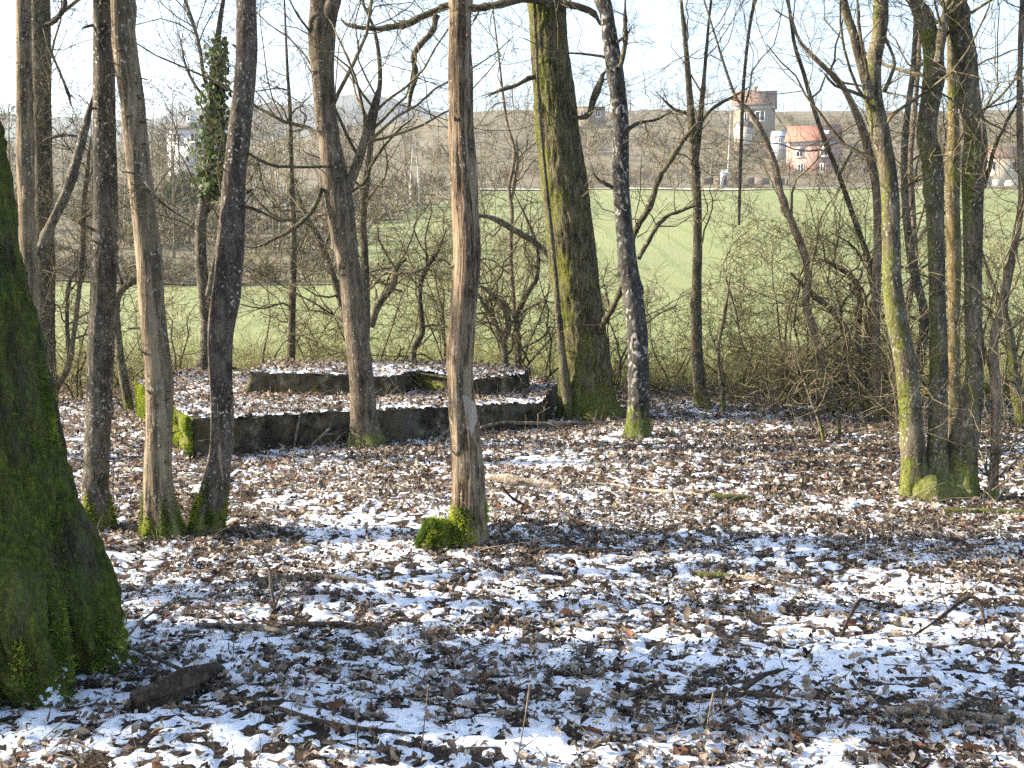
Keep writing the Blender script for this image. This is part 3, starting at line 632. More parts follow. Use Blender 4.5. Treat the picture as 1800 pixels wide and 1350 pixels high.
# --- the oak behind
t, base, ps = tree('oak_tree', 'thick oak with furrowed bark and sunlit moss, right of the concrete platform', [dict(pts=[(1036, 740, 128), (1033, 715, 104), (1029, 670, 92), (1024, 600, 84), (1014, 510, 79), (1002, 410, 78), (989, 310, 74), (977, 210, 68), (969, 110, 62), (963, 30, 60), (960, -30, 62)], Y=12.0, top=9)], 'oak', seed=31, kind='furrow', lobes=.16, lobe_h=.25, sides=110, step=.026,
     branches=[([(955, 134, 10), (930, 140, 9), (905, 150, 8), (880, 160, 6), (868, 166, 5), (848, 173, 3)], 11.9), ([(970, 10, 16), (930, 0, 15), (880, 8, 14), (845, 16, 13), (800, 12, 13), (760, 30, 13), (720, 45, 12), (690, 52, 11), (650, 47, 8), (610, 45, 6), (600, 30, 4)], 11.7), ([(768, 26, 11), (757, 62, 10), (733, 92, 11), (731, 130, 10), (722, 170, 8), (718, 205, 5)], 11.6), ([(985, 5, 12), (1020, 8, 11), (1045, 25, 10), (1060, 50, 8)], 11.8), ([(1000, 205, 5), (1030, 200, 10), (1045, 175, 11), (1062, 145, 11), (1068, 120, 9)], 11.8)], limbs=dict(n=9, t=(.6, 1), L=3.2, rmax=.07))
mv = MB()
rows = [[*at(x, y, 11.72), w * 11.7 / F / 2] for x, y, w in ((1000, 735, 12), (996, 690, 20), (990, 640, 16), (982, 560, 12), (976, 480, 9), (968, 400, 8), (960, 320, 6), (952, 240, 6), (946, 160, 5), (942, 60, 5), (938, -20, 4))]
V, Qd, cap, *_ = bark_tube(rows, 10, .04, 'smooth', 5); obj('climbing_stem', new_mesh('climbing_stem', V - base, [Qd, cap], True), M['dark'], t)
# --- white blotched tree right of it
tree('blotched_tree', 'dark trunk with white blotches and mossy foot, right of the thick oak', [dict(pts=[(1120, 774, 52), (1121, 750, 42), (1123, 700, 36), (1122, 620, 36), (1114, 530, 35), (1104, 460, 33), (1096, 390, 30), (1091, 310, 29), (1091, 230, 28), (1084, 150, 28), (1074, 80, 27), (1066, 20, 25), (1058, -25, 24)], top=7)], 'white', Y=10.6, seed=37, lobes=.2, lobe_h=.12, sides=48, step=.022,
     branches=[([(1088, 120, 10), (1098, 80, 9), (1105, 45, 8), (1103, -10, 7)], 10.5), ([(1085, 75, 6), (1100, 60, 5), (1113, 42, 4)], 10.5), ([(1100, 235, 8), (1112, 215, 6), (1150, 205, 4), (1185, 190, 3)], 10.6), ([(1112, 510, 10), (1118, 420, 10), (1140, 370, 12), (1160, 330, 11), (1180, 300, 9), (1210, 255, 8), (1240, 215, 6)], 10.9), ([(1122, 455, 8), (1140, 420, 8), (1165, 385, 7), (1200, 368, 5), (1240, 355, 4)], 10.8), ([(1078, 330, 7), (1050, 310, 6), (1038, 285, 4)], 10.5), ([(1050, 590, 12, 1.2), (1072, 555, 11, .9), (1090, 515, 11, .4), (1108, 470, 9, 0)], 10.7)], limbs=dict(n=7, t=(.35, 1), L=1.7, rmax=.015))
# --- slim tree and hanging stem
tree('slender_tree', 'slim pale-topped tree rising in front of the meadow between oak and hedge', [dict(pts=[(1238, 722, 30), (1232, 690, 24), (1225, 620, 20), (1224, 540, 17), (1226, 440, 16), (1225, 350, 16), (1220, 270, 15), (1214, 190, 13), (1208, 110, 9), (1200, 30, 7), (1196, -20, 5)], Y=12.6, top=5.6), dict(pts=[(1222, 290, 12), (1230, 220, 10), (1238, 130, 7), (1245, 50, 5), (1252, -20, 4)], Y=12.5, sink=False, top=5, sides=14)], 'dark', seed=41, sides=28, step=.04, lobes=.2, lobe_h=.1,
     branches=[([(1216, 250, 7), (1250, 200, 6), (1290, 170, 5), (1320, 150, 3)], 12.4), ([(1220, 205, 6), (1185, 190, 5), (1150, 160, 3)], 12.7)], limbs=dict(n=10, t=(.3, 1), L=1.4, rmax=.012))
tree('hanging_vine', 'thin dark broken vine hanging straight down right of the slim tree', [dict(pts=[(1299, 396, 4), (1300, 350, 5), (1303, 250, 6), (1307, 150, 6), (1316, 60, 6), (1330, -15, 6), (1345, -80, 6)], Y=10.5, sink=False, sides=10)], 'dark', seed=43, step=.05, cat='vine', twigs=False)

# --- the multi-stemmed clump on the right
tree('multi_stem_tree', 'clump of three mossy stems joined at a hollow foot, right foreground', [
    dict(pts=[(1612, 884, 66), (1608, 840, 50), (1605, 780, 44), (1600, 710, 40), (1592, 640, 37), (1578, 570, 35), (1568, 500, 33), (1566, 420, 31), (1562, 320, 30), (1548, 235, 31), (1535, 170, 30), (1536, 110, 26), (1546, 50, 25), (1549, -20, 24)], top=7, lobes=.2),
    dict(pts=[(1652, 886, 60), (1648, 830, 44), (1648, 760, 33), (1650, 660, 31), (1648, 560, 29), (1646, 450, 29), (1643, 340, 33), (1640, 285, 35), (1629, 235, 33), (1637, 165, 31), (1641, 100, 33), (1630, 50, 30), (1608, 0, 24), (1600, -30, 22)], top=6.5, lobes=.2),
    dict(pts=[(1688, 884, 70), (1690, 830, 56), (1694, 775, 50), (1706, 715, 38), (1713, 650, 31), (1711, 550, 30), (1710, 440, 31), (1710, 340, 36), (1713, 280, 42), (1714, 235, 36), (1703, 165, 35), (1697, 100, 35), (1684, 30, 33), (1680, -25, 32)], top=7.5, lobes=.2),
    dict(pts=[(1530, 175, 17), (1516, 120, 16), (1500, 60, 15), (1480, -15, 14)], Y=7.85, sink=False, top=6, sides=20),
    dict(pts=[(1634, 890, 100), (1632, 852, 74), (1636, 818, 30)], Y=7.98, sides=30, bare=1), dict(pts=[(1674, 890, 90), (1676, 846, 66), (1690, 800, 34)], Y=8.02, sides=30, bare=1),
    dict(pts=[(1650, 110, 16), (1656, 60, 12), (1666, 0, 10), (1672, -30, 9)], Y=7.9, sink=False, sides=16)], 'clump', Y=8.0, seed=47, lobe_h=.15, sides=64, step=.02,
    branches=[([(1555, 160, 7), (1575, 120, 7), (1578, 90, 6), (1560, 60, 5), (1555, 30, 4)], 7.8), ([(1525, 140, 6), (1512, 70, 6), (1505, 20, 5), (1500, -20, 4)], 7.8), ([(1730, 330, 7), (1745, 270, 6), (1765, 215, 5), (1780, 180, 4), (1800, 150, 3)], 8.0), ([(1600, 150, 3), (1650, 165, 4), (1690, 185, 4), (1740, 215, 4), (1800, 240, 4)], 7.7), ([(1530, 175, 6), (1470, 150, 5), (1440, 120, 4)], 7.8)], limbs=dict(n=9, t=(.35, 1), L=1.5, rmax=.014))
# dark hollow: an inset dark cleft between the stems
tree('slender_tree', 'yellowish stem standing just behind the three-stemmed clump', [dict(pts=[(1680, 752, 24), (1678, 690, 21), (1677, 560, 22), (1677, 450, 24), (1674, 340, 25), (1676, 240, 20), (1673, 140, 15), (1671, 60, 13), (1670, -20, 12)], Y=9.9, top=5.5)], 'yellow', seed=53, sides=28, step=.03, limbs=dict(n=6, t=(.4, 1), L=1.3, rmax=.012))
tree('slender_tree', 'crooked brown stem at the right edge beside the three-stemmed clump', [dict(pts=[(1745, 880, 24), (1747, 830, 17), (1751, 760, 18), (1751, 690, 19), (1746, 630, 17), (1749, 590, 15), (1762, 540, 14), (1774, 480, 13), (1782, 440, 12), (1796, 350, 11), (1793, 250, 11), (1792, 150, 10), (1797, 0, 9)], Y=7.95, top=5), dict(pts=[(1738, 878, 9), (1742, 850, 10), (1756, 800, 8), (1756, 765, 7)], Y=7.9, sides=12)], 'hazel', seed=59, sides=28, step=.025, limbs=dict(n=9, t=(.3, 1), L=1.2, rmax=.01))
# --- left background pair with leaning snag
tree('slender_tree', 'pale sunlit trunk at the far left, in front of a darker one', [dict(pts=[(58, 780, 40), (56, 650, 34), (54, 520, 31), (50, 440, 29), (46, 330, 28), (44, 220, 29), (42, 110, 27), (41, 0, 26), (40, -30, 26)], Y=9.6, top=8)], 'tan', seed=61, sides=44, step=.03, limbs=dict(n=8, t=(.45, 1), L=2.0))
tree('slender_tree', 'dark straight trunk behind the pale trunk at the far left', [dict(pts=[(84, 728, 44), (82, 690, 36), (80, 600, 34), (78, 450, 34), (75, 300, 33), (72, 150, 34), (68, 0, 36), (67, -30, 36)], Y=12.95, top=9)], 'dark', seed=67, sides=44, step=.03,
     branches=[([(80, 45, 9), (100, 35, 9), (115, 8, 9), (105, -20, 8)], 12.8), ([(78, 50, 6), (92, 75, 5), (110, 130, 5), (125, 165, 6), (132, 198, 4)], 12.8), ([(76, 250, 7), (95, 240, 6), (115, 238, 6), (150, 242, 5)], 12.8)], limbs=dict(n=12, t=(.3, 1), L=2.4, rmax=.025))
tree('leaning_snag', 'broken grey stem leaning right across the two far-left trunks', [dict(pts=[(66, 450, 16), (90, 395, 17), (118, 335, 17), (138, 270, 15), (152, 215, 13), (165, 163, 9)], Y=10.5, sink=False, sides=24)], 'grey', seed=71, step=.03, cat='tree', twigs=False)
tree('mossy_sapling', 'thin bent stem with a mossy elbow behind the lichen-flecked trunk', [dict(pts=[(228, 722, 18), (216, 660, 15), (208, 600, 14), (204, 545, 13), (208, 518, 13), (222, 502, 12), (240, 492, 11), (262, 480, 9)], Y=12.6, sides=16), dict(pts=[(216, 506, 7), (208, 480, 6), (200, 450, 5), (196, 400, 4)], Y=12.6, sink=False, sides=10)], 'dark', seed=73, step=.04, limbs=dict(n=6, t=(.4, 1), L=.9, rmax=.01))
# --- ivy tree
t, base, ps = tree('ivy_tree', 'forked tree hung with green ivy behind the brown scaly trunk', [dict(pts=[(358, 662, 34), (362, 620, 24), (363, 570, 22), (358, 510, 21), (353, 450, 20), (354, 390, 20), (364, 330, 19), (368, 260, 17), (372, 180, 15), (378, 110, 12), (388, 30, 8), (396, -20, 7)], Y=14.0, top=5.5), dict(pts=[(366, 520, 12), (382, 440, 10), (392, 380, 10), (402, 300, 8), (415, 230, 6)], Y=13.9, sink=False, sides=14), dict(pts=[(370, 170, 8), (358, 130, 7), (350, 80, 6), (336, 30, 6), (318, -20, 5)], Y=14.0, sink=False, sides=12, top=5.2), dict(pts=[(362, 175, 6), (340, 145, 5), (325, 110, 4), (318, 75, 3)], Y=14.1, sink=False, sides=10)], 'grey', seed=79, sides=32, step=.04, limbs=dict(n=9, t=(.35, 1), L=1.7, rmax=.014))
P, rad, _ = ps[0]; zlo, zhi = at(370, 345, 14)[2], at(378, 70, 14)[2]; n = 1250
k = rg.choice(np.where((P[:, 2] > zlo) & (P[:, 2] < zhi))[0], n); th = rg.uniform(0, 6.28, n); dens = np.interp(P[k, 2], [zlo, zlo + .5, zlo + 1.1, zhi], [.5, 1.5, 1.0, .55])
rr = rad[k] + np.abs(rg.normal(0, .09, n)) * dens; pos = P[k] + np.stack([np.cos(th) * rr + .05 * dens, np.sin(th) * rr, rg.normal(0, .05, n)], -1)
n0 = np.stack([np.cos(th), np.sin(th), rg.uniform(-.2, .6, n)], -1); n0 = nrm(n0 + rg.normal(0, .4, (n, 3))); a = nrm(np.cross(n0, rg.normal(0, 1, (n, 3)))); b_ = np.cross(n0, a); s = rg.uniform(.022, .045, (n, 1))
V = np.stack([pos - a * s, pos - b_ * s * .7, pos + a * s * .5 - b_ * s * .9, pos + a * s * 1.1, pos + a * s * .5 + b_ * s * .9, pos + b_ * s * .7], 1).reshape(-1, 3)
c = np.array([(.04, .075, .018)]) * (1 - rg.uniform(0, 1, (n, 1))) + np.array([(.11, .16, .045)]) * rg.uniform(0, 1, (n, 1))
o = obj('ivy', new_mesh('ivy', V - base, np.arange(6 * n).reshape(-1, 6), False, np.repeat(c, 6, 0)), M['ivy'], t); o['kind'] = 'stuff'
# --- thin trees along the wood's edge
EDGE = dict(n=8, t=(.2, 1), L=1.4, rmax=.017, rf=.5, up=.05, wig=.36)
edge = [
 ('thin upright tree growing behind the left half of the concrete', [dict(pts=[(510, 646, 18), (512, 600, 15), (514, 520, 13), (516, 440, 12), (515, 380, 11), (512, 300, 9), (510, 200, 7), (505, 120, 5)], Y=14.2)], 'dark'),
 ('dark slanting stem crossing behind the forked tree', [dict(pts=[(625, 640, 13), (612, 580, 13), (590, 500, 13), (560, 420, 12), (540, 385, 10), (520, 330, 6)], Y=13.6)], 'dark'),
 ('thin tree rising beside the forked tree with a wavy stem', [dict(pts=[(640, 640, 14), (644, 560, 13), (641, 450, 13), (638, 380, 13), (645, 310, 12), (655, 230, 9), (668, 140, 8), (660, 60, 6), (640, 10, 5)], Y=12.6, top=4.8), dict(pts=[(652, 575, 14), (665, 535, 14), (690, 500, 13), (697, 470, 11), (715, 455, 6)], Y=13, sink=False, sides=12)], 'dark'),
 ('snaking dark stem left of the dead trunk', [dict(pts=[(727, 648, 12), (727, 615, 12), (742, 585, 11), (740, 550, 10), (738, 515, 9), (745, 480, 8), (770, 440, 7), (785, 400, 6)], Y=14.3)], 'dark'),
 ('curved mossy stem just right of the dead trunk', [dict(pts=[(888, 645, 14), (886, 600, 12), (894, 570, 12), (886, 540, 11), (862, 515, 9), (842, 500, 6)], Y=14.0), dict(pts=[(888, 620, 9), (872, 570, 8), (850, 535, 7), (835, 505, 5)], Y=14.0, sink=False, sides=10)], 'clump'),
 ('thin forked stem behind the right end of the concrete', [dict(pts=[(912, 650, 11), (912, 610, 10), (908, 560, 9), (925, 520, 9), (945, 480, 7), (940, 420, 6), (900, 330, 5)], Y=14.2)], 'dark'),
 ('pale crooked twin stem between dead trunk and oak', [dict(pts=[(908, 660, 8), (905, 560, 7), (898, 450, 7), (900, 370, 7), (895, 330, 6), (905, 270, 6), (890, 210, 5)], Y=15.2), dict(pts=[(900, 350, 5), (910, 290, 5), (908, 240, 4)], Y=15.2, sink=False, sides=8)], 'hazel'),
 ('mossy low stem leaning right from behind the dead trunk', [dict(pts=[(985, 470, 8), (945, 430, 10), (905, 405, 11), (870, 385, 10), (845, 378, 8)], Y=13.5, sink=False)], 'clump'),
 ('leaning light stem crossing to the upper left from the hazel cluster', [dict(pts=[(1468, 728, 18), (1455, 690, 17), (1445, 650, 16), (1440, 605, 15), (1425, 565, 15), (1416, 530, 14), (1421, 485, 13), (1413, 445, 13), (1392, 392, 12), (1373, 343, 12), (1362, 290, 11), (1343, 240, 10), (1318, 195, 8), (1290, 165, 5)], Y=12.3)], 'hazel'),
 ('hazel stem with an arched top left of the cluster', [dict(pts=[(1486, 727, 14), (1488, 685, 13), (1484, 640, 12), (1490, 592, 12), (1478, 565, 11), (1450, 535, 10), (1425, 515, 9), (1390, 480, 6)], Y=12.5)], 'hazel'),
 ('wavy pale hazel stem in the cluster before the meadow', [dict(pts=[(1498, 726, 13), (1502, 680, 12), (1508, 630, 12), (1508, 570, 11), (1512, 530, 11), (1500, 490, 10), (1470, 468, 9), (1440, 455, 6)], Y=12.6)], 'hazel'),
 ('dark upright hazel stem nearest the three-stemmed clump', [dict(pts=[(1524, 728, 16), (1521, 670, 15), (1524, 610, 15), (1530, 560, 13), (1540, 500, 12), (1525, 450, 10), (1500, 380, 9), (1475, 310, 8), (1440, 220, 8), (1410, 120, 7), (1395, 70, 6)], Y=12.4)], 'dark'),
 ('pale-footed twin hazel stem beside the clump', [dict(pts=[(1543, 732, 16), (1541, 680, 15), (1540, 600, 15), (1540, 500, 15), (1543, 420, 15), (1540, 330, 15), (1525, 260, 15), (1512, 215, 14), (1480, 150, 10), (1430, 100, 7), (1400, 60, 5)], Y=11.9), dict(pts=[(1556, 730, 12), (1553, 690, 11), (1552, 640, 9)], Y=12, sides=12)], 'hazel'),
 ('slim grey stem seen between the stems of the clump', [dict(pts=[(1600, 720, 17), (1615, 650, 16), (1625, 560, 16), (1612, 500, 15), (1600, 440, 14), (1590, 330, 12), (1592, 230, 11), (1605, 120, 10), (1612, 0, 8)], Y=11.8, top=4.6)], 'grey'),
 ('pale thin twin stem seen through the gap of the clump', [dict(pts=[(1585, 640, 9), (1592, 560, 10), (1608, 470, 10), (1605, 380, 10), (1600, 290, 9), (1608, 200, 8), (1615, 100, 7)], Y=12.8)], 'hazel'),
 ('dark leaning stem at the right margin before the meadow', [dict(pts=[(1795, 735, 22), (1785, 690, 18), (1780, 640, 16), (1775, 590, 15), (1762, 540, 11), (1740, 490, 8), (1720, 420, 6)], Y=11.2)], 'clump'),
 ('thin stem forked near the ground left of the hawthorn', [dict(pts=[(1272, 725, 7), (1268, 680, 7), (1262, 620, 7), (1268, 580, 6), (1275, 540, 5), (1285, 480, 4)], Y=12.2)], 'dark'),
 ('slanting sapling on the leaf floor before the hazel cluster', [dict(pts=[(1448, 778, 8), (1440, 740, 7), (1425, 700, 6), (1408, 650, 5), (1395, 600, 3)], Y=10.3)], 'dark'),
 ('straight little sapling left of the clump', [dict(pts=[(1476, 776, 6), (1474, 730, 6), (1462, 690, 5), (1450, 640, 4), (1440, 590, 3)], Y=10.4)], 'dark'),
 ('forked thin sapling at the far left before the meadow', [dict(pts=[(98, 690, 10), (118, 650, 10), (128, 600, 9), (138, 520, 8), (146, 440, 8), (148, 360, 8), (155, 290, 7), (160, 240, 5)], Y=12.9), dict(pts=[(122, 640, 8), (118, 560, 7), (122, 500, 6), (138, 470, 4)], Y=12.9, sink=False, sides=10)], 'dark'),
]
for q, (lab, stems, m) in enumerate(edge):
    low = q in (7, 16, 17, 18)
    for s_ in stems:
        if s_['pts'][-1][1] < 215 and s_.get('sink', True) and not s_.get('top'): s_['top'] = 5.2
    tree('thin_tree', lab, stems, m, seed=200 + q * 3, sides=14, step=.05, limbs=dict(EDGE, n=3 if low else 8, L=.7 if low else 1.3))

# ------------------------------------------------------------------ shrubs at the wood's edge
def shrub(label, px, py, Y, h, spread, n, seed, mat='shrub', dense=1.0, name='bare_shrub', arch=0.0):
    r = np.random.default_rng(seed); bp = at(px, py, Y); bp[2] = float(floor_h(bp[0], bp[1])); t = thing(name, label, 'shrub', bp); st = MB(); tw = MB()
    S = bp + r.normal(0, .08, (n, 3)) * [1, 1, 0] - [0, 0, .05]; D = np.stack([r.normal(0, spread, n), r.normal(0, spread, n), np.ones(n)], -1)
    P = walk(r, S, D, r.uniform(.6, 1.1, n) * h * 1.15, 10, .2, .0 - arch); Rd = taper(r.uniform(.008, .02, n) * (h / 2) ** .5, np.full(n, .003), 10)
    st.add(*tubes(P, Rd, 6)); obj('stem', st.mesh('stem', bp, True), M['dark'], t)
    grow(r, tw, P, Rd, [dict(n=int(9 * dense), L=.45 * h, rf=.5, K=7, sides=4, wig=.36, trop=-.01 - arch * .5, t=(.12, .98), ang=(.5, 1.4), rmin=.0034), dict(n=int(4 * dense), L=.22 * h, rf=.6, K=5, wig=.4, trop=0, rmin=.0027), dict(n=3, L=.11 * h, rf=.7, K=3, wig=.3, rmin=.0022, rib=1)])
    obj('crown', tw.mesh('crown', bp), M[mat], t); return t
shr = [
 ('dense rounded hawthorn bush of tangled twigs before the meadow', 1370, 705, 12.9, 2.2, .5, 9, 2.3, 'hawthorn_bush', .07),
 ('second hawthorn trunk half hidden in the hawthorn thicket', 1400, 705, 13.3, 1.9, .35, 5, 1.3, 'hawthorn_bush', .05),
 ('low twiggy shrub at the far left edge of the meadow', 140, 710, 13.4, 1.5, .4, 6, 1, 'bare_shrub', .02),
 ('bare shrub between the two left foreground trunks and the meadow', 215, 700, 14.4, 1.6, .45, 6, 1, 'bare_shrub', .03),
 ('bare shrub behind the mossy left corner of the concrete', 310, 690, 14.9, 1.8, .4, 6, 1, 'bare_shrub', .03),
 ('arching shrub behind the concrete, left of the thin upright tree', 470, 672, 15.2, 2.0, .5, 6, 1, 'bare_shrub', .08),
 ('arching shrub behind the concrete, right of the thin upright tree', 560, 672, 15.6, 2.1, .45, 6, 1, 'bare_shrub', .06),
 ('twiggy shrub rising behind the forked tree', 690, 672, 15.4, 2.4, .4, 6, 1, 'bare_shrub', .03),
 ('twiggy shrub directly behind the dead trunk', 790, 672, 15.6, 2.6, .4, 6, 1.1, 'bare_shrub', .03),
 ('tall tangled shrub between dead trunk and oak', 900, 672, 15.9, 3.0, .35, 7, 1.2, 'bare_shrub', .01),
 ('mossy tangled shrub against the left side of the oak', 955, 690, 14.6, 2.0, .4, 6, 1.1, 'bare_shrub', .05),
 ('tangled shrub filling the gap between oak and blotched trunk', 1075, 690, 14.4, 1.9, .4, 6, 1.2, 'bare_shrub', .04),
 ('sparse shrub right of the blotched trunk', 1170, 690, 14.4, 1.6, .45, 6, 1, 'bare_shrub', .04),
 ('low shrub at the foot of the slim tree', 1290, 700, 13.8, 1.4, .5, 6, 1, 'bare_shrub', .05),
 ('shrub in the shade behind the hazel cluster', 1520, 700, 14.0, 2.0, .4, 6, 1.2, 'bare_shrub', .03),
 ('shrub seen through the three-stemmed clump', 1640, 695, 13.6, 2.0, .4, 6, 1.1, 'bare_shrub', .03),
 ('shrub filling the right edge behind the crooked brown stem', 1770, 700, 13.0, 2.2, .4, 7, 1.1, 'bare_shrub', .03),
]
for q, (lab, px, py, Y, h, sp, n, dn, nm, ar) in enumerate(shr): shrub(lab, px, py, Y, h, sp, n, 500 + q * 7, dense=dn, name=nm, arch=ar)
# undergrowth along the edge: thin suckers, brambles
n = 1700; xx = rng.uniform(-9, 9, n); yy = rng.uniform(14.0, 17.2, n); ok = ~inside(LOW, xx, yy); xx, yy = xx[ok], yy[ok]; n = len(xx)
D = np.stack([rng.normal(0, .5, n), rng.normal(0, .4, n), np.ones(n)], -1); L = np.minimum(rng.gamma(3, .2, n), 1.6)
P = walk(rng, np.stack([xx, yy, floor_h(xx, yy) - .03], -1), D, L, 8, .2, -.05); Rd = taper(rng.uniform(.002, .005, n), np.full(n, .0014), 8)
mb = MB(); mb.add(*tubes(P, Rd, 3)); grow(rng, mb, P, Rd, [dict(n=4, L=.28, rf=.7, K=4, wig=.3, rmin=.0016, trop=0, rib=1)])
tag(obj('undergrowth', mb.mesh('undergrowth'), M['shrub']), 'tangle of thin suckers and brambles along the wood edge', 'undergrowth', kind='stuff')
# rough grass at the meadow's near edge
n = 42000; yy = 14.3 + rng.gamma(2.0, 1.6, n); xx = rng.uniform(-1, 1, n) * (.5 * yy + 1.2); ok = ~inside(LOW, xx, yy) & (yy < 27) & (fbm(xx / .8, yy / .8, 4, 2) > .42); xx, yy = xx[ok], yy[ok]; n = len(xx)
p = np.stack([xx, yy, np.maximum(floor_h(xx, yy), meadow_h(xx, yy)) - .02], -1); l = rng.uniform(.08, .30, (n, 1)); a = rng.uniform(0, 6.28, n); s = np.stack([np.cos(a), np.sin(a), 0 * a], -1) * .006; d = np.stack([rng.normal(0, .45, n), rng.normal(0, .45, n), np.ones(n)], -1)
V = np.stack([p - s, p + s, p + d * l], 1).reshape(-1, 3); f = rng.uniform(0, 1, (n, 1)); c = np.array((.13, .17, .04)) * (1 - f) + np.array((.34, .32, .15)) * f
tag(obj('rough_grass', new_mesh('rough_grass', V, np.arange(3 * n).reshape(-1, 3), False, np.repeat(c, 3, 0)), M['grass']), 'yellowish rough grass along the near edge of the meadow', 'grass', kind='stuff')

# ------------------------------------------------------------------ concrete platform
def slab(poly, zt, zb, mb_, step=.04, seed=0, rough=.03):
    """rough-cast prism: finely divided wall and top"""
    pts = []; n = len(poly)
    for a in range(n):
        p, q = np.array(poly[a]), np.array(poly[(a + 1) % n]); L = np.linalg.norm(q - p); k = max(2, int(L / step)); pts += [p + (q - p) * t_ for t_ in np.arange(k) / k]
    pts = np.array(pts); N = len(pts); cen = pts.mean(0); out = nrm(pts - cen); K = 9; rows = []
    for k in range(K):
        f = k / (K - 1); top = np.array([zt(*p) for p in pts]); bot = np.array([zb(*p) for p in pts]); z = bot + (top - bot) * min(f * 1.0, 1)
        inset = .0 if f < .99 else .022
        d = (fbm(pts[:, 0] * 5, pts[:, 1] * 5, z * 6 + seed, 3) - .5) * rough * 2.2 - .02 * f
        rows.append(np.stack([pts[:, 0] + out[:, 0] * (d - inset), pts[:, 1] + out[:, 1] * (d - inset), z + (.0 if f < .99 else .012) - (.05 * np.clip(fbm(pts[:, 0] * 3, pts[:, 1] * 3, seed + 2.0, 2) - .58, 0, 1) * 4 * f)], -1))
    V = np.concatenate(rows); idx = np.arange(N * K).reshape(K, N); a, b_ = idx[:-1], idx[1:]
    Qd = np.stack([a, np.roll(a, -1, 1), np.roll(b_, -1, 1), b_], -1).reshape(-1, 4); mb_.add(V, Qd)
    top = rows[-1]; c = np.array([[*cen, zt(*cen)]]); mb_.add(np.concatenate([top, c]), np.stack([np.arange(N), np.roll(np.arange(N), -1), np.full(N, N)], -1))
cb = np.array([-1.6, 11.9, 0.0]); ct_ = thing('concrete_platform', 'old two-step concrete platform covered in leaves, snow and moss', 'platform', cb)
mb = MB(); slab(LOW, lambda x, y: low_top(x, y) - .02, lambda x, y: -.2, mb, seed=1); obj('lower_slab', mb.mesh('lower_slab', cb, True), M['concrete'], ct_)
mb = MB(); slab(UPP, lambda x, y: upp_top(x, y) - .02, lambda x, y: low_top(x, y) - .15, mb, seed=5); obj('upper_slab', mb.mesh('upper_slab', cb, True), M['concrete_pale'], ct_)
n = 9000; f = rg.beta(.7, 1, n); e0, e1 = np.array(LOW[0]), np.array(LOW[4]); q = e0 + (e1 - e0) * f[:, None]; zz = rg.uniform(0, 1, n) * low_top(q[:, 0], q[:, 1]); keep = fbm(f * 9, zz * 7, 2.0, 3) > .40
N = np.tile(nrm(np.array([-.9, -.45, .3])), (n, 1)); moss_tufts(ct_, cb, (np.stack([q[:, 0] - .005, q[:, 1], zz], -1)[keep], N[keep]), rg, 16000, .022, bright=2.0)

# ------------------------------------------------------------------ fallen wood, each its own thing
def fallen(name, label, pts, mat='fallen', forks=(), cat='branch', lift=1.1, seed=0, sides=12, twigs=False, kind='smooth'):
    r = np.random.default_rng(seed + 900); rows = []
    for p in pts:
        Yg = gd(p[1]); q = at(p[0], p[1], Yg); rad = p[2] * Yg / F / 2; q[2] = float(surf_h(q[0], q[1])) + rad * lift + .012 + (p[3] if len(p) > 3 else 0); rows.append([*q, rad])
    rows[-1][3] *= .45
    base = np.array(rows[len(rows) // 2][:3]); base[2] = float(surf_h(base[0], base[1])); t = thing(name, label, cat, base)
    V, Qd, cap, P, rad = bark_tube(rows, sides, .025, kind, seed); n0 = len(V); V = np.concatenate([V, [P[0]]]); capb = np.stack([np.roll(np.arange(sides), -1), np.arange(sides), np.full(sides, n0)], -1)
    obj('stem', new_mesh('stem', V - base, [Qd, np.concatenate([cap, capb])], True), M[mat], t)
    for fp in forks:
        rr = []
        for p in fp:
            Yg = gd(p[3]) if len(p) > 3 else gd(pts[0][1]); q = at(p[0], p[1], Yg); rr.append([*q, p[2] * Yg / F / 2])
        V, Qd, cap, *_ = bark_tube(rr, 8, .03, 'smooth', seed + 3); obj('fork', new_mesh('fork', V - base, [Qd, cap], True), M[mat], t)
    if twigs:
        mb_ = MB(); i = np.linspace(0, len(P) - 1, 8).astype(int); grow(r, mb_, P[None, i], rad[None, i], [dict(n=twigs, L=.35, rf=.5, K=6, sides=4, wig=.25, trop=-.02, rmax=.006), dict(n=2, L=.15, rf=.6, K=4)]); obj('twigs', mb_.mesh('twigs', base), M[mat], t)['kind'] = 'stuff'
    return t
fallen('fallen_log', 'pale barkless log lying just right of the dead tree', [(856, 850, 13), (890, 853, 14), (930, 857, 13), (985, 861, 9)], 'pale', seed=1, sides=20, lift=1.3)
fallen('fallen_branch', 'long thin branch trailing right from the pale log to a mossy end', [(990, 862, 7), (1060, 858, 6), (1130, 866, 6), (1200, 872, 6), (1245, 877, 7)], 'pale', seed=2, lift=1.5)
fallen('mossy_branch', 'short bright green mossy branch end on the sunlit leaves', [(1250, 876, 11), (1280, 877, 12), (1328, 876, 9)], 'mossylog', seed=3, lift=.9)
fallen('fallen_branch', 'forked branch propped along the foot of the concrete right half', [(845, 768, 6, .05), (880, 764, 6, .08), (920, 762, 6, .07), (1000, 758, 6, .04), (1090, 750, 6, .03)], seed=4, forks=[[(895, 757, 4, 768), (870, 768, 4, 772), (848, 778, 3, 778)], [(930, 757, 3, 764), (925, 770, 3, 770)]], twigs=5)
fallen('fallen_branch', 'curved branch leaning from the leaves behind the dead tree foot', [(752, 792, 4), (770, 790, 5, .05), (785, 785, 5, .11), (810, 780, 5, .14)], seed=5, twigs=5)
fallen('rotten_log', 'rotting chunk of wood with green moss beside the huge trunk', [(238, 1255, 34), (280, 1243, 40), (330, 1222, 44), (388, 1198, 30)], 'rotten', seed=6, cat='log', sides=60, lift=.55, kind='furrow')
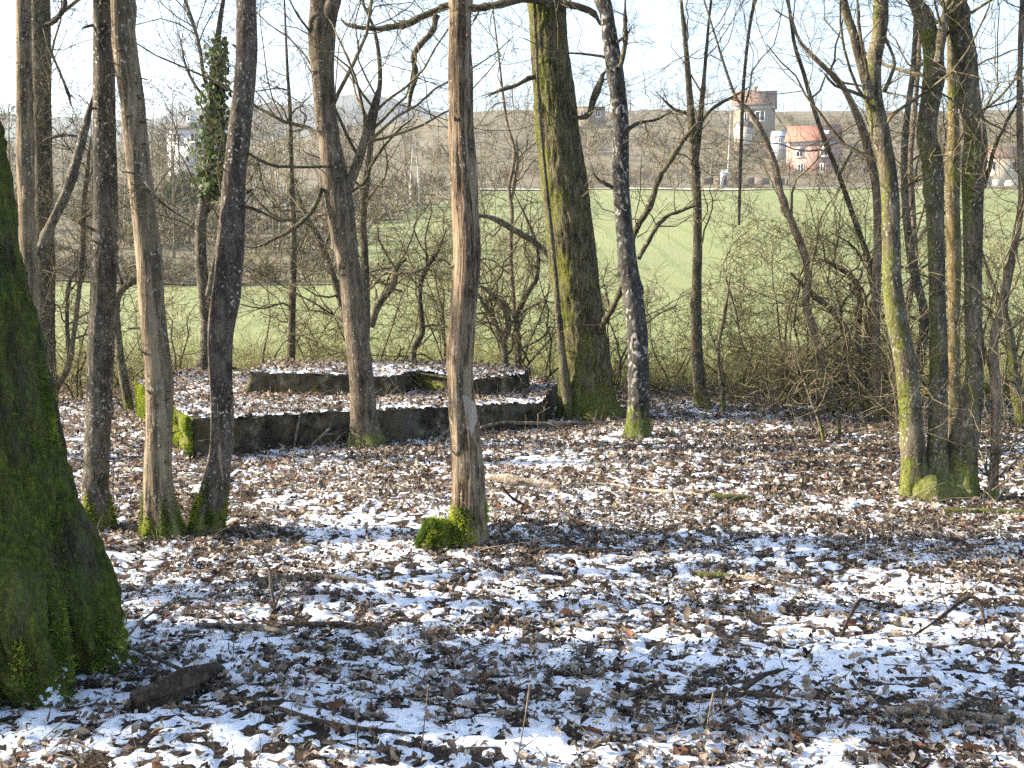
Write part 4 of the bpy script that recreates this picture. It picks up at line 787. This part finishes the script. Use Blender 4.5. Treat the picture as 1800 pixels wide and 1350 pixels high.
fallen('fallen_branch', 'long dark branch curving through the shaded snow from the mossy roots', [(225, 1165, 6, .06), (310, 1200, 7, .04), (400, 1240, 8), (480, 1265, 8), (560, 1285, 8), (640, 1297, 8), (730, 1300, 6)], 'rotten', seed=7, twigs=4)
fallen('fallen_branch', 'pale sunlit stick between the mossy trunk and the snow', [(345, 1108, 7), (400, 1110, 9), (450, 1114, 10), (512, 1130, 11)], seed=8)
fallen('fallen_branch', 'dark brown stick on sunlit snow right of the pale stick', [(505, 1106, 9), (560, 1110, 11), (610, 1112, 11), (655, 1120, 6)], 'rotten', seed=9)
fallen('fallen_branch', 'thin arched twig rising over the snow near the mossy trunk', [(220, 1130, 4), (260, 1112, 5, .05), (320, 1110, 5, .12), (370, 1115, 5, .13), (420, 1125, 5, .02)], seed=10, twigs=4)
fallen('fallen_branch', 'straight stick half buried in leaves left of the dead tree', [(425, 1024, 7), (500, 1026, 9), (570, 1029, 9), (645, 1032, 7)], seed=11)
fallen('fallen_branch', 'thick grey branch lying at the lower right corner', [(1560, 1272, 17), (1630, 1275, 16), (1700, 1283, 16), (1760, 1288, 15), (1830, 1296, 14)], seed=12, sides=24)
fallen('fallen_branch', 'dark branch in the shaded snow right of centre', [(1130, 1232, 9), (1200, 1238, 10), (1270, 1234, 12), (1330, 1234, 12), (1400, 1246, 10)], 'rotten', seed=13, twigs=5)
fallen('fallen_branch', 'arched dark branch rising from the shaded snow', [(1290, 1236, 9), (1318, 1222, 10, .02), (1345, 1200, 9, .02), (1385, 1178, 7, .0)], 'rotten', seed=14)
fallen('fallen_branch', 'bowed twig arching over sunlit snow at the right', [(1605, 1120, 5), (1650, 1102, 6, .03), (1690, 1080, 6, .05), (1715, 1078, 6, .06), (1726, 1095, 5, .04), (1732, 1115, 4)], 'rotten', seed=15, twigs=3)
fallen('fallen_branch', 'stick lying among leaves right of the dead tree foot', [(930, 985, 8), (990, 980, 9), (1050, 978, 10), (1110, 976, 7)], 'rotten', seed=16)
fallen('mossy_branch', 'short mossy piece of branch on the snow right of centre', [(1222, 1014, 9), (1260, 1016, 12), (1292, 1018, 10)], 'mossylog', seed=17, lift=.9)
fallen('fallen_branch', 'pale branch continuing right from the short mossy piece', [(1296, 1019, 8), (1340, 1026, 9), (1380, 1034, 7), (1420, 1040, 5)], seed=18)
fallen('mossy_branch', 'mossy branch with a snowy edge below the three-stemmed clump', [(1655, 898, 9), (1700, 899, 9), (1760, 902, 8), (1830, 905, 7)], 'mossylog', seed=19, lift=.9)
fallen('fallen_log', 'mossy log lying at the wood edge behind the crooked brown stem', [(1725, 695, 20), (1765, 696, 22), (1830, 700, 22)], 'mossylog', seed=20, sides=24, lift=.9)
fallen('fallen_branch', 'thin diagonal stick on snow below right of centre', [(1240, 1105, 5), (1262, 1118, 6), (1290, 1130, 5), (1340, 1138, 4)], 'rotten', seed=21, twigs=3)
fallen('fallen_branch', 'short dark stick slanting over the snow near the right foreground', [(1478, 1118, 6), (1492, 1095, 7, .03), (1510, 1075, 7, .05), (1530, 1058, 5)], 'rotten', seed=22)
fallen('fallen_branch', 'pale stick lying on the upper left of the concrete', [(418, 682, 6, .05), (450, 676, 6, .1), (500, 680, 5, .08)], seed=23, twigs=4)
fallen('fallen_branch', 'curved root-like stick on leaves beyond the pale log', [(985, 830, 5), (1020, 834, 6), (1060, 846, 6), (1090, 856, 5)], 'rotten', seed=24)
def upright(name, label, pts, forks=(), mat='fallen', cat='sapling', seed=0):
    Yg = gd(pts[0][1]); rows = [[*at(p[0], p[1], Yg), p[2] * Yg / F / 2] for p in pts]; rows.insert(0, [rows[0][0], rows[0][1], rows[0][2] - .06, rows[0][3]]); base = np.array(rows[1][:3]); t = thing(name, label, cat, base)
    V, Qd, cap, *_ = bark_tube(rows, 8, .02, 'smooth', seed); obj('stem', new_mesh('stem', V - base, [Qd, cap], True), M[mat], t)
    for fp in forks:
        V, Qd, cap, *_ = bark_tube([[*at(p[0], p[1], Yg), p[2] * Yg / F / 2] for p in fp], 6, .02, 'smooth', seed + 1); obj('fork', new_mesh('fork', V - base, [Qd, cap], True), M[mat], t)
upright('sapling', 'forked pale sapling standing on the snow left of centre', [(484, 1085, 5), (483, 1065, 5), (476, 1030, 5), (474, 1002, 4.5), (462, 980, 4), (446, 955, 3), (434, 930, 2)], [[(484, 1066, 4), (492, 1045, 4), (505, 1024, 3)], [(476, 1003, 3), (458, 985, 3), (436, 968, 2)]], seed=1)
upright('dry_stalk', 'tall straight straw-coloured stalk in the shaded snow, bottom centre', [(741, 1345, 3), (744, 1290, 3), (749, 1240, 2.6), (753, 1203, 2)], seed=2, cat='stalk')
upright('dry_stalk', 'short straw-coloured stalk left of the tall straight one', [(630, 1335, 3), (629, 1300, 3), (627, 1255, 2)], seed=3, cat='stalk')
upright('dry_stalk', 'leaning pale stalk at the bottom centre edge', [(908, 1345, 3), (916, 1300, 3), (925, 1250, 2.5), (932, 1202, 2)], [[(912, 1320, 2), (945, 1295, 2), (972, 1270, 1.5)]], seed=4, cat='stalk')
upright('dry_stalk', 'curved yellow stalk in the lower right middle', [(1215, 1335, 3), (1235, 1310, 3), (1246, 1260, 3), (1255, 1215, 2)], [[(1246, 1258, 2), (1280, 1245, 2), (1312, 1222, 1.5)]], seed=5, cat='stalk')
upright('dry_stalk', 'thin dark upright stalk right of the dead tree', [(940, 905, 6), (925, 890, 6), (900, 875, 5), (885, 858, 4), (880, 852, 2)], seed=6, cat='stalk', mat='rotten')
upright('sapling', 'pale bent shoot standing before the concrete front', [(517, 790, 5), (519, 770, 5), (524, 745, 4.5), (529, 725, 3)], seed=7)
upright('sapling', 'pale forked twig propped before the concrete front', [(541, 790, 5), (556, 775, 5), (570, 762, 4.5), (581, 752, 3)], [[(570, 763, 4), (588, 763, 3)]], seed=8)
# creeping pale stem on the front of the curved brown trunk
tree('climbing_vine', 'thin pale vine running down the curved brown trunk', [dict(pts=[(404, 862, 4), (402, 850, 4), (393, 842, 4), (388, 815, 4), (384, 760, 4), (382, 708, 3)], Y=6.74, sink=False, sides=8)], 'hazel', seed=91, step=.03, cat='vine', twigs=False)
# trailing bare twigs of the big mossy trunk
upright('bramble', 'pale bramble twig arching across the foot of the huge mossy trunk', [(222, 1165, 5), (195, 1148, 5), (160, 1122, 5), (125, 1088, 4.5), (105, 1060, 4), (90, 1037, 4), (115, 1012, 3)], [[(160, 1122, 3), (195, 1105, 2)], [(107, 1063, 3), (110, 1030, 2)]], seed=9, cat='bramble')
upright('bramble', 'low bramble cane bowing along the base of the huge mossy trunk', [(92, 1180, 4), (120, 1185, 4.5), (150, 1188, 4.5), (190, 1178, 4), (222, 1165, 3)], [[(172, 1180, 3), (152, 1160, 2), (146, 1142, 2)]], seed=10, cat='bramble')

# ------------------------------------------------------------------ far trees and woods
def far_tree(r, mb_, p, h, nl=14, thick=1.0, twig=1.0):
    P = walk(r, np.array([p]), np.array([[r.normal(0, .06), r.normal(0, .06), 1]]), np.array([h]), 9, .05, .1); Rd = taper(np.array([.012 * h * thick]), np.array([.02]), 9); mb_.add(*tubes(P, Rd, 5))
    w = twig * h / 10
    grow(r, mb_, P, Rd, [dict(n=nl, L=.42 * h, rf=.45, K=6, wig=.18, trop=.10, t=(.18, .98), ang=(.5, 1.1), rmin=.022 * w), dict(n=6, L=.20 * h, rf=.6, K=4, wig=.24, trop=.08, rmin=.016 * w, rib=1), dict(n=4, L=.09 * h, rf=.7, K=3, wig=.2, trop=.05, rmin=.012 * w, rib=1)])
def bush(r, mb_, p, h, w, n=11):
    S = np.array(p) + r.normal(0, .25 * w, (n, 3)) * [1, 1, 0]; D = np.stack([r.normal(0, .5, n), r.normal(0, .5, n), np.ones(n)], -1)
    P = walk(r, S, D, r.uniform(.5, 1, n) * h, 5, .2, 0); Rd = taper(np.full(n, .018 * h), np.full(n, .006 * h), 5); mb_.add(*tubes(P, Rd, 3))
    grow(r, mb_, P, Rd, [dict(n=5, L=.45 * h, rf=.7, K=4, wig=.25, rmin=.009 * h, rib=1), dict(n=4, L=.22 * h, rf=.8, K=3, rmin=.007 * h, rib=1)])
b = NB('far_wood'); n = b.noise(b.co(), .12, 4); M['farwood'] = b.done(b.ramp(n, [(.3, (.085, .068, .04)), (.5, (.18, .147, .09)), (.7, (.30, .245, .155))]), .95)
b = NB('far_scrub'); n = b.noise(b.co(), .2, 4); M['farscrub'] = b.done(b.ramp(n, [(.3, (.11, .09, .05)), (.55, (.22, .18, .11)), (.75, (.30, .235, .16))]), .95)
r = np.random.default_rng(77)
protos = []
for q in range(7):
    m_ = MB(); far_tree(r, m_, (0, 0, 0), 10, 10); protos.append((np.concatenate(m_.V), np.concatenate(m_.Q)))
bprotos = []
for q in range(6):
    m_ = MB(); bush(r, m_, (0, 0, 0), 3, 2); bprotos.append((np.concatenate(m_.V), np.concatenate(m_.Q)))
def place(mb_, pr, x, y, s, a):
    V, Qd = pr; c, sn = math.cos(a), math.sin(a); W = V * s; mb_.add(np.stack([W[:, 0] * c - W[:, 1] * sn + x, W[:, 0] * sn + W[:, 1] * c + y, W[:, 2] + float(meadow_h(x, y))], -1), Qd)
mb = MB(); k = 0
while k < 150:                                         # the wooded slope on the left
    y = 56 + 215 * r.uniform() ** 1.15; x = r.uniform(-.55, .1) * y
    if not is_wood(x + 3, y) or not is_wood(x, y - 4): continue
    if y > 150 and x > -6: continue
    place(mb, protos[k % 7], x, y, r.uniform(.6, 1.15) * (.8 if y < 90 else 1), r.uniform(0, 6.28)); k += 1
tag(obj('hillside_wood', mb.mesh('hillside_wood'), M['farwood']), 'grey-brown mass of bare trees on the hillside at the left', 'wood', kind='stuff')
mb = MB(); k = 0
while k < 115:
    y = r.uniform(58, 150); x = r.uniform(-.55, .05) * y
    if not is_wood(x, y): continue
    place(mb, bprotos[k % 6], x, y, r.uniform(.6, 1.3), r.uniform(0, 6.28)); k += 1
for x in np.arange(-31, -8, .6):
    place(mb, bprotos[int(x * 7) % 6], x + r.normal(0, .3), 51.0 + r.uniform(0, 3) + (2.0 if x > -10 else 0), r.uniform(.3, .75), r.uniform(0, 6.28))
k = 0
while k < 210:                                         # scrub above the track, right
    y = 152 + 120 * r.uniform() ** 1.3; x = r.uniform(-.1, .55) * y
    u = x / y * F + 900
    if (1375 < u < 1475 and y < 194 or 1275 < u < 1365 and 190 < y < 232) and r.uniform() < .9 or (1730 < u < 1810 and y < 178): k += 1; continue
    place(mb, bprotos[k % 6], x, y, r.uniform(.4, 1.0) * (1 if y < 190 else 1.6), r.uniform(0, 6.28)); k += 1
for (u_, y_, sc_) in ((1288, 214, 1.3), (1306, 210, 1.1), (1330, 212, 1.4), (1350, 215, 1.3), (1368, 210, 1.2), (1280, 206, 1.5), (1390, 181, .8), (1410, 178, .6), (1440, 180, .75), (1462, 182, .9), (1480, 186, 1.3), (1374, 186, 1.2), (1240, 190, 1.4), (1510, 195, 1.5)):
    place(mb, bprotos[int(u_) % 6], (u_ - 900) / F * y_, y_, sc_, u_)
tag(obj('hillside_scrub', mb.mesh('hillside_scrub'), M['farscrub']), 'brownish scrub and hedges covering the slope beyond the meadow', 'scrub', kind='stuff')
mb = MB(); k = 0
while k < 75:
    y = r.uniform(165, 290); x = r.uniform(-.04, .55) * y; u = x / y * F + 900
    if 1375 < u < 1475 and y < 200 or 1275 < u < 1365 and y < 236: continue
    place(mb, protos[k % 7], x, y, r.uniform(.45, .95), r.uniform(0, 6.28)); k += 1
for k in range(46):
    y = r.uniform(300, 345); x = r.uniform(-.03, .52) * y; place(mb, protos[k % 7], x, y, r.uniform(.5, 1.15), r.uniform(0, 6.28))
tag(obj('hilltop_wood', mb.mesh('hilltop_wood'), M['farwood']), 'bare trees scattered along the hilltop behind the houses', 'wood', kind='stuff')
# single pale birches that can be told apart on the slope
M['birch'] = bark('birch_bark', (.25, .22, .18), (.5, .47, .42), (.68, .65, .6), 3, .6, 0, -9, 0)
for q, (px, py0, py1, Y, lab) in enumerate([(515, 395, 205, 95, 'pale leaning birch on the slope left of the forked tree'), (492, 380, 190, 110, 'straight pale birch on the slope beyond the curved brown trunk'), (722, 345, 215, 120, 'pale birch on the slope just left of the dead trunk'), (738, 350, 232, 112, 'shorter pale birch close left of the dead trunk'), (272, 380, 250, 100, 'pale birch seen right of the tan streaky trunk'), (1278, 320, 195, 160, 'pale thin birch below the tall stone house')]):
    p = at(px, py0, Y); p[2] = float(meadow_h(p[0], p[1])); h = at(px, py1, Y)[2] - p[2]; r2 = np.random.default_rng(300 + q); t = thing('birch_tree', lab, 'tree', p)
    P = walk(r2, np.array([[0, 0, -.2]]), np.array([[-.25 if q == 0 else 0, 0, 1.]]), np.array([h]), 10, .03, .0); Rd = taper(np.array([.13]), np.array([.04]), 10); m_ = MB(); m_.add(*tubes(P, Rd, 8)); obj('trunk', m_.mesh('trunk', None, True), M['birch'], t)
    m_ = MB(); grow(r2, m_, P, Rd, [dict(n=14, L=.3 * h, rf=.35, K=6, wig=.12, trop=.1, t=(.25, .98), ang=(.4, .9), rmin=.02), dict(n=5, L=.14 * h, rf=.6, K=4, rmin=.014), dict(n=3, L=.06 * h, rf=.7, K=3, rmin=.01)]); obj('crown', m_.mesh('crown'), M['farwood'], t)
# evergreen bush below the white house
p = at(330, 300, 92); p[2] = float(meadow_h(p[0], p[1])); t = thing('evergreen_bush', 'dark green evergreen bush on the slope below the white house', 'shrub', p); n = 2600; r2 = np.random.default_rng(9)
q = nrm(r2.normal(0, 1, (n, 3))) * r2.uniform(.55, 1, (n, 1)) * [2.2, 2, 2.2]; q *= (.75 + .5 * fbm(q[:, 0], q[:, 1], q[:, 2], 2))[:, None]; q = q + [0, 0, 2.4]; a = nrm(r2.normal(0, 1, (n, 3))) * .22; b2 = nrm(r2.normal(0, 1, (n, 3))) * .22; V = np.stack([q - a, q + b2, q + a], 1).reshape(-1, 3); c = np.repeat(np.array((.03, .055, .022)) * r2.uniform(.6, 1.6, (n, 1)), 3, 0)
o = obj('crown', new_mesh('crown', V, np.arange(3 * n).reshape(-1, 3), False, c), M['grass'], t)
m_ = MB(); m_.add(*tubes(np.array([[[0, 0, -.2], [0, 0, 1.2], [.1, 0, 2.6]]]), np.array([[.12, .1, .05]]), 6)); obj('trunk', m_.mesh('trunk'), M['dark'], t)

# ------------------------------------------------------------------ houses on the hill
M['pink'] = plain('pink_render', (.36, .21, .175), (.46, .28, .235), 1.5); M['cream'] = plain('cream_render', (.46, .40, .31), (.56, .50, .40), 1.5); M['stone'] = plain('stone_render', (.19, .155, .11), (.33, .28, .20), 2.5); M['grey_render'] = plain('grey_render', (.40, .41, .43), (.50, .51, .53), 1.5)
M['white_render'] = plain('white_render', (.62, .65, .70), (.72, .74, .78), 1.2); M['rtile'] = plain('red_roof_tiles', (.26, .115, .075), (.36, .17, .115), 5, .8, .03, (1, .3, 1)); M['btile'] = plain('brown_roof_tiles', (.17, .105, .075), (.25, .16, .115), 5, .8, .03, (1, .3, 1)); M['dtile'] = plain('dark_roof', (.10, .09, .085), (.16, .145, .135), 4)
M['wframe'] = plain('white_paint', (.72, .72, .70), (.8, .8, .78), 4, .5); M['shutter'] = plain('blue_grey_shutter', (.34, .42, .50), (.44, .52, .60), 6, .6)
b = NB('window_glass'); M['glass'] = b.done((.025, .03, .04), .08, spec=.6)
def house(name, label, px, py_base, Y, W, Dp, hw, hr, wallm, roofm, rz, wins, chimney=None, band=None, skylight=None, cat='house', zbase=None, overhang=.35):
    """W wide, Dp deep, wall hw high, roof hr; front faces the camera; wins (cx, cz, w, h, shuttered)"""
    p = at(px, py_base, Y); t = thing(name, label, cat, p, rz=rz)
    m_ = MB(); m_.box(-W / 2, W / 2, 0, Dp, -3, hw)
    V = [(-W / 2, 0, hw), (-W / 2, Dp, hw), (-W / 2, Dp / 2, hw + hr * .97), (W / 2, 0, hw), (W / 2, Dp, hw), (W / 2, Dp / 2, hw + hr * .97)]
    m_.add(V, [(0, 2, 1), (3, 4, 5)]); obj('wall', m_.mesh('wall'), M[wallm], t)
    oh = overhang; sl = hr / (Dp / 2); m_ = MB(); th = .16
    for sgn in (0, 1):
        y0, y1 = (-oh, Dp / 2) if sgn == 0 else (Dp + oh, Dp / 2); z0, z1 = hw - oh * sl + .02, hw + hr + .02
        V = [(x, y, z + d) for d in (0, th) for (y, z) in ((y0, z0), (y1, z1)) for x in (-W / 2 - oh, W / 2 + oh)]
        m_.add(V, [(0, 2, 3, 1), (4, 5, 7, 6), (0, 1, 5, 4), (2, 6, 7, 3), (0, 4, 6, 2), (1, 3, 7, 5)])
    rf = obj('roof', m_.mesh('roof'), M[roofm], t)
    if chimney:
        for cx in chimney: m_ = MB(); m_.box(cx - .4, cx + .4, Dp / 2 - .3, Dp / 2 + .3, hw + hr * .6, hw + hr + 1.0); obj('chimney', m_.mesh('chimney'), M[wallm], rf)
    if skylight:
        cx, f = skylight; yy = Dp / 2 * f; zz = hw + hr * f + .22; m_ = MB(); m_.add([(cx - .5, yy - .45, zz - .45 * sl), (cx + .5, yy - .45, zz - .45 * sl), (cx + .5, yy + .45, zz + .45 * sl), (cx - .5, yy + .45, zz + .45 * sl)], [(0, 1, 2, 3)]); obj('skylight', m_.mesh('skylight'), M['shutter'], rf)
    if band: m_ = MB(); m_.box(-W / 2 - .004, W / 2 + .004, -.03, .2, band[0], band[1]); obj('band', m_.mesh('band'), M[band[2]], t)
    m_ = MB(); m_.box(-W / 2 - oh, W / 2 + oh, -oh - .12, -oh, hw - oh * sl - .06, hw - oh * sl + .06); obj('gutter', m_.mesh('gutter'), M['dtile'], t)
    for (cx, cz, w, h, sh) in wins:
        m_ = MB(); f = .09
        for (a0, a1, c0, c1) in ((cx - w / 2 - f, cx + w / 2 + f, cz + h / 2, cz + h / 2 + f), (cx - w / 2 - f, cx + w / 2 + f, cz - h / 2 - f, cz - h / 2), (cx - w / 2 - f, cx - w / 2, cz - h / 2, cz + h / 2), (cx + w / 2, cx + w / 2 + f, cz - h / 2, cz + h / 2), (cx - .06, cx + .06, cz - h / 2, cz + h / 2)): m_.box(a0, a1, -.06, .02, c0, c1)
        wi = obj('window', m_.mesh('window'), M['wframe'], t)
        for sg in (-1, 1): m_ = MB(); m_.box(min(cx + sg * .06, cx + sg * w / 2), max(cx + sg * .06, cx + sg * w / 2), -.02, .01, cz - h / 2, cz + h / 2); obj('pane', m_.mesh('pane'), M['glass'], wi)
        m_ = MB(); m_.box(cx - w / 2 - .2, cx + w / 2 + .2, -.14, .01, cz - h / 2 - f - .12, cz - h / 2 - f - .004); obj('sill', m_.mesh('sill'), M['wframe'], wi)
        if sh: m_ = MB(); m_.box(cx - w / 2 - .05, cx + w / 2 + .05, -.10, .0, cz + h / 2 - sh, cz + h / 2 + .3); obj('shutter', m_.mesh('shutter'), M['shutter'], wi)
    return t
house('pink_house', 'pink rendered house with bright red tiled roof on the hill', 1424, 306, 190, 7.9, 7.5, 5.5, 2.6, 'pink', 'rtile', R(-22), [(-1.75, 3.55, 1.0, 1.25, .5), (2.15, 3.55, 1.0, 1.25, .5), (-1.55, .95, .8, 1.3, 0), (2.05, .95, .8, 1.3, 0)], band=(4.75, 5.46, 'grey_render'), skylight=(2.1, .45))
house('stone_house', 'tall stone house with brown tiled roof standing highest on the hill', 1324, 248, 228, 7.9, 7, 7.2, 2.7, 'stone', 'btile', R(-14), [(1.2, 4.8, 1.7, 1.7, 0), (-1.8, 4.6, .9, 1.5, 0), (-1.6, 1.6, .9, 1.4, 0)], chimney=[-.1], band=(6.2, 7.1, 'grey_render'))
house('cream_annex', 'small cream outbuilding in front of the tall stone house', 1312, 244, 216, 2.6, 3, 2.4, .8, 'cream', 'dtile', R(8), [(.5, 1.3, .7, .9, 0)], cat='outbuilding', overhang=.15)
house('blue_garage', 'low pale blue-roofed outbuilding between the two hill houses', 1372, 256, 205, 2.2, 3, 1.6, .9, 'grey_render', 'shutter', R(0), [(0, .9, .6, .6, 0)], cat='outbuilding', overhang=.1)
house('white_house', 'white house with dark roof half hidden behind the ivy tree', 332, 268, 150, 6.2, 7, 3.2, .9, 'white_render', 'dtile', R(-14), [(-1.6, 1.9, 1.1, 1.0, 0), (.9, 1.9, 1.1, 1.0, 0)], chimney=[-1.6])
house('grey_block', 'grey flat building on the skyline just right of the oak', 1038, 214, 262, 6.6, 5, 3.2, .3, 'stone', 'dtile', R(0), [(-1.6, 1.7, 1.0, 1.1, 0), (1.6, 1.7, 1.0, 1.1, 0)], cat='building', overhang=.1)
house('cream_cottage', 'low cream cottage above the meadow at the right edge', 1765, 306, 178, 7.0, 5, 2.6, 1.6, 'cream', 'btile', R(-5), [(-1.8, 1.3, .9, 1.1, 0), (1.6, 1.3, .9, 1.1, 0)], cat='house')
# garden wall above the track, shed, posts
def wall_run(label, px0, px1, py, Y, h, mat, name='garden_wall'):
    p0 = at(px0, py, Y); p1 = at(px1, py, Y); L = p1[0] - p0[0]; t = thing(name, label, 'wall', p0); x = 0; r2 = np.random.default_rng(int(px0))
    while x < L - .1:
        w = min(r2.uniform(1.6, 2.6), L - x); zb = float(meadow_h(p0[0] + x + w / 2, Y)) - p0[2]; m_ = MB(); m_.box(x + .01, x + w - .01, -.2, .2, zb - .8, zb + h * r2.uniform(.96, 1.04)); obj('panel', m_.mesh('panel'), M[mat], t); x += w
M['oldwall'] = plain('old_stone_wall', (.13, .105, .08), (.24, .20, .155), 3)
wall_run('dark old stone wall running above the track left of the pink house', 1225, 1385, 322, 158, .9, 'oldwall')
wall_run('low pale wall above the meadow at the right', 1720, 1810, 322, 160, .9, 'cream')
p = at(1274, 321, 154); t = thing('garden_shed', 'small blue-grey shed against the dark garden wall', 'shed', p)
m_ = MB(); m_.box(-.45, .45, 0, .9, -.6, 1.3); obj('wall', m_.mesh('wall'), M['shutter'], t); m_ = MB(); m_.add([(-.55, -.1, 1.3), (.55, -.1, 1.3), (.3, .45, 1.75), (-.3, .45, 1.75), (-.55, 1, 1.3), (.55, 1, 1.3)], [(0, 1, 2, 3), (3, 2, 5, 4)]); m_.add([(-.55, -.1, 1.3), (-.3, .45, 1.75), (-.55, 1, 1.3), (.55, -.1, 1.3), (.55, 1, 1.3), (.3, .45, 1.75)], [(0, 1, 2), (3, 4, 5)]); obj('roof', m_.mesh('roof'), M['grey_render'], t)
m_ = MB(); m_.box(-.25, .25, -.04, .0, -.3, 1.0); obj('door', m_.mesh('door'), M['dtile'], t)

# ------------------------------------------------------------------ the wood to the left, beyond the frame: it shades the floor
r = np.random.default_rng(5); mb = MB(); k = 0
for (x, y, rd) in ((-7.5, 4.6, .24), (-11, 4.2, .2), (-9, 5.0, .2), (-14, 5.3, .22), (-10.5, 5.45, .18)):  # trunks added out of view so their shade crosses the foreground
    P = walk(r, np.array([[x, y, -.2]]), np.array([[0, 0, 1.]]), np.array([9.]), 12, .03, .06); Rd = taper(np.array([rd]), np.array([.1]), 12); mb.add(*tubes(P, Rd, 12)); grow(r, mb, P, Rd, [dict(n=10, L=2.5, rf=.4, K=7, sides=4, wig=.2, t=(.2, .98), up=.1), dict(n=4, L=1., rf=.5, K=5)])
while k < 26:
    y = r.uniform(-5, 12.6); x = r.uniform(-30, 0)
    if x > -.5 * max(y, 0) - 1.6: continue
    sl_ = -math.tan(R(90 + SUN_AZ))                    # line towards the sun in plan
    if any(abs(y - (ty + sl_ * (x - tx))) < .42 for tx, ty in ((-.27, 6.5), (.7, 11.9), (-2.0, 6.5), (-1.3, 10.0), (1.15, 10.5), (2.8, 8.0))): continue  # leave gaps among the unseen trees so sun reaches the main trunks
    h = r.uniform(6, 11); P = walk(r, np.array([[x, y, -.2]]), np.array([[r.normal(0, .05), r.normal(0, .05), 1]]), np.array([h]), 12, .05, .06); Rd = taper(np.array([r.uniform(.07, .17)]), np.array([.03]), 12); mb.add(*tubes(P, Rd, 10))
    grow(r, mb, P, Rd, [dict(n=9, L=2.2, rf=.45, K=7, sides=4, wig=.2, trop=.05, t=(.25, .98), up=.1), dict(n=4, L=1.0, rf=.5, K=5, wig=.25), dict(n=2, L=.5, rf=.6, K=3, rmin=.003, rib=1)]); k += 1
tag(obj('unseen_shade_wood', mb.mesh('unseen_shade_wood', None, True), M['dark']), 'bare woodland continuing to the left of the clearing', 'wood', kind='stuff')

# ------------------------------------------------------------------ haze
b = NB('haze_air'); pv = b.n('ShaderNodeVolumePrincipled', Density=.00042, Anisotropy=.35); pv.inputs['Color'].default_value = (.86, .92, 1, 1); b.t.links.new(pv.outputs[0], b.out.inputs['Volume'])
m_ = MB(); m_.box(-1800, 1800, -70, 1900, -9, 230); tag(obj('haze', m_.mesh('haze'), b.m), 'thin bluish winter haze over the valley', 'haze', kind='stuff')
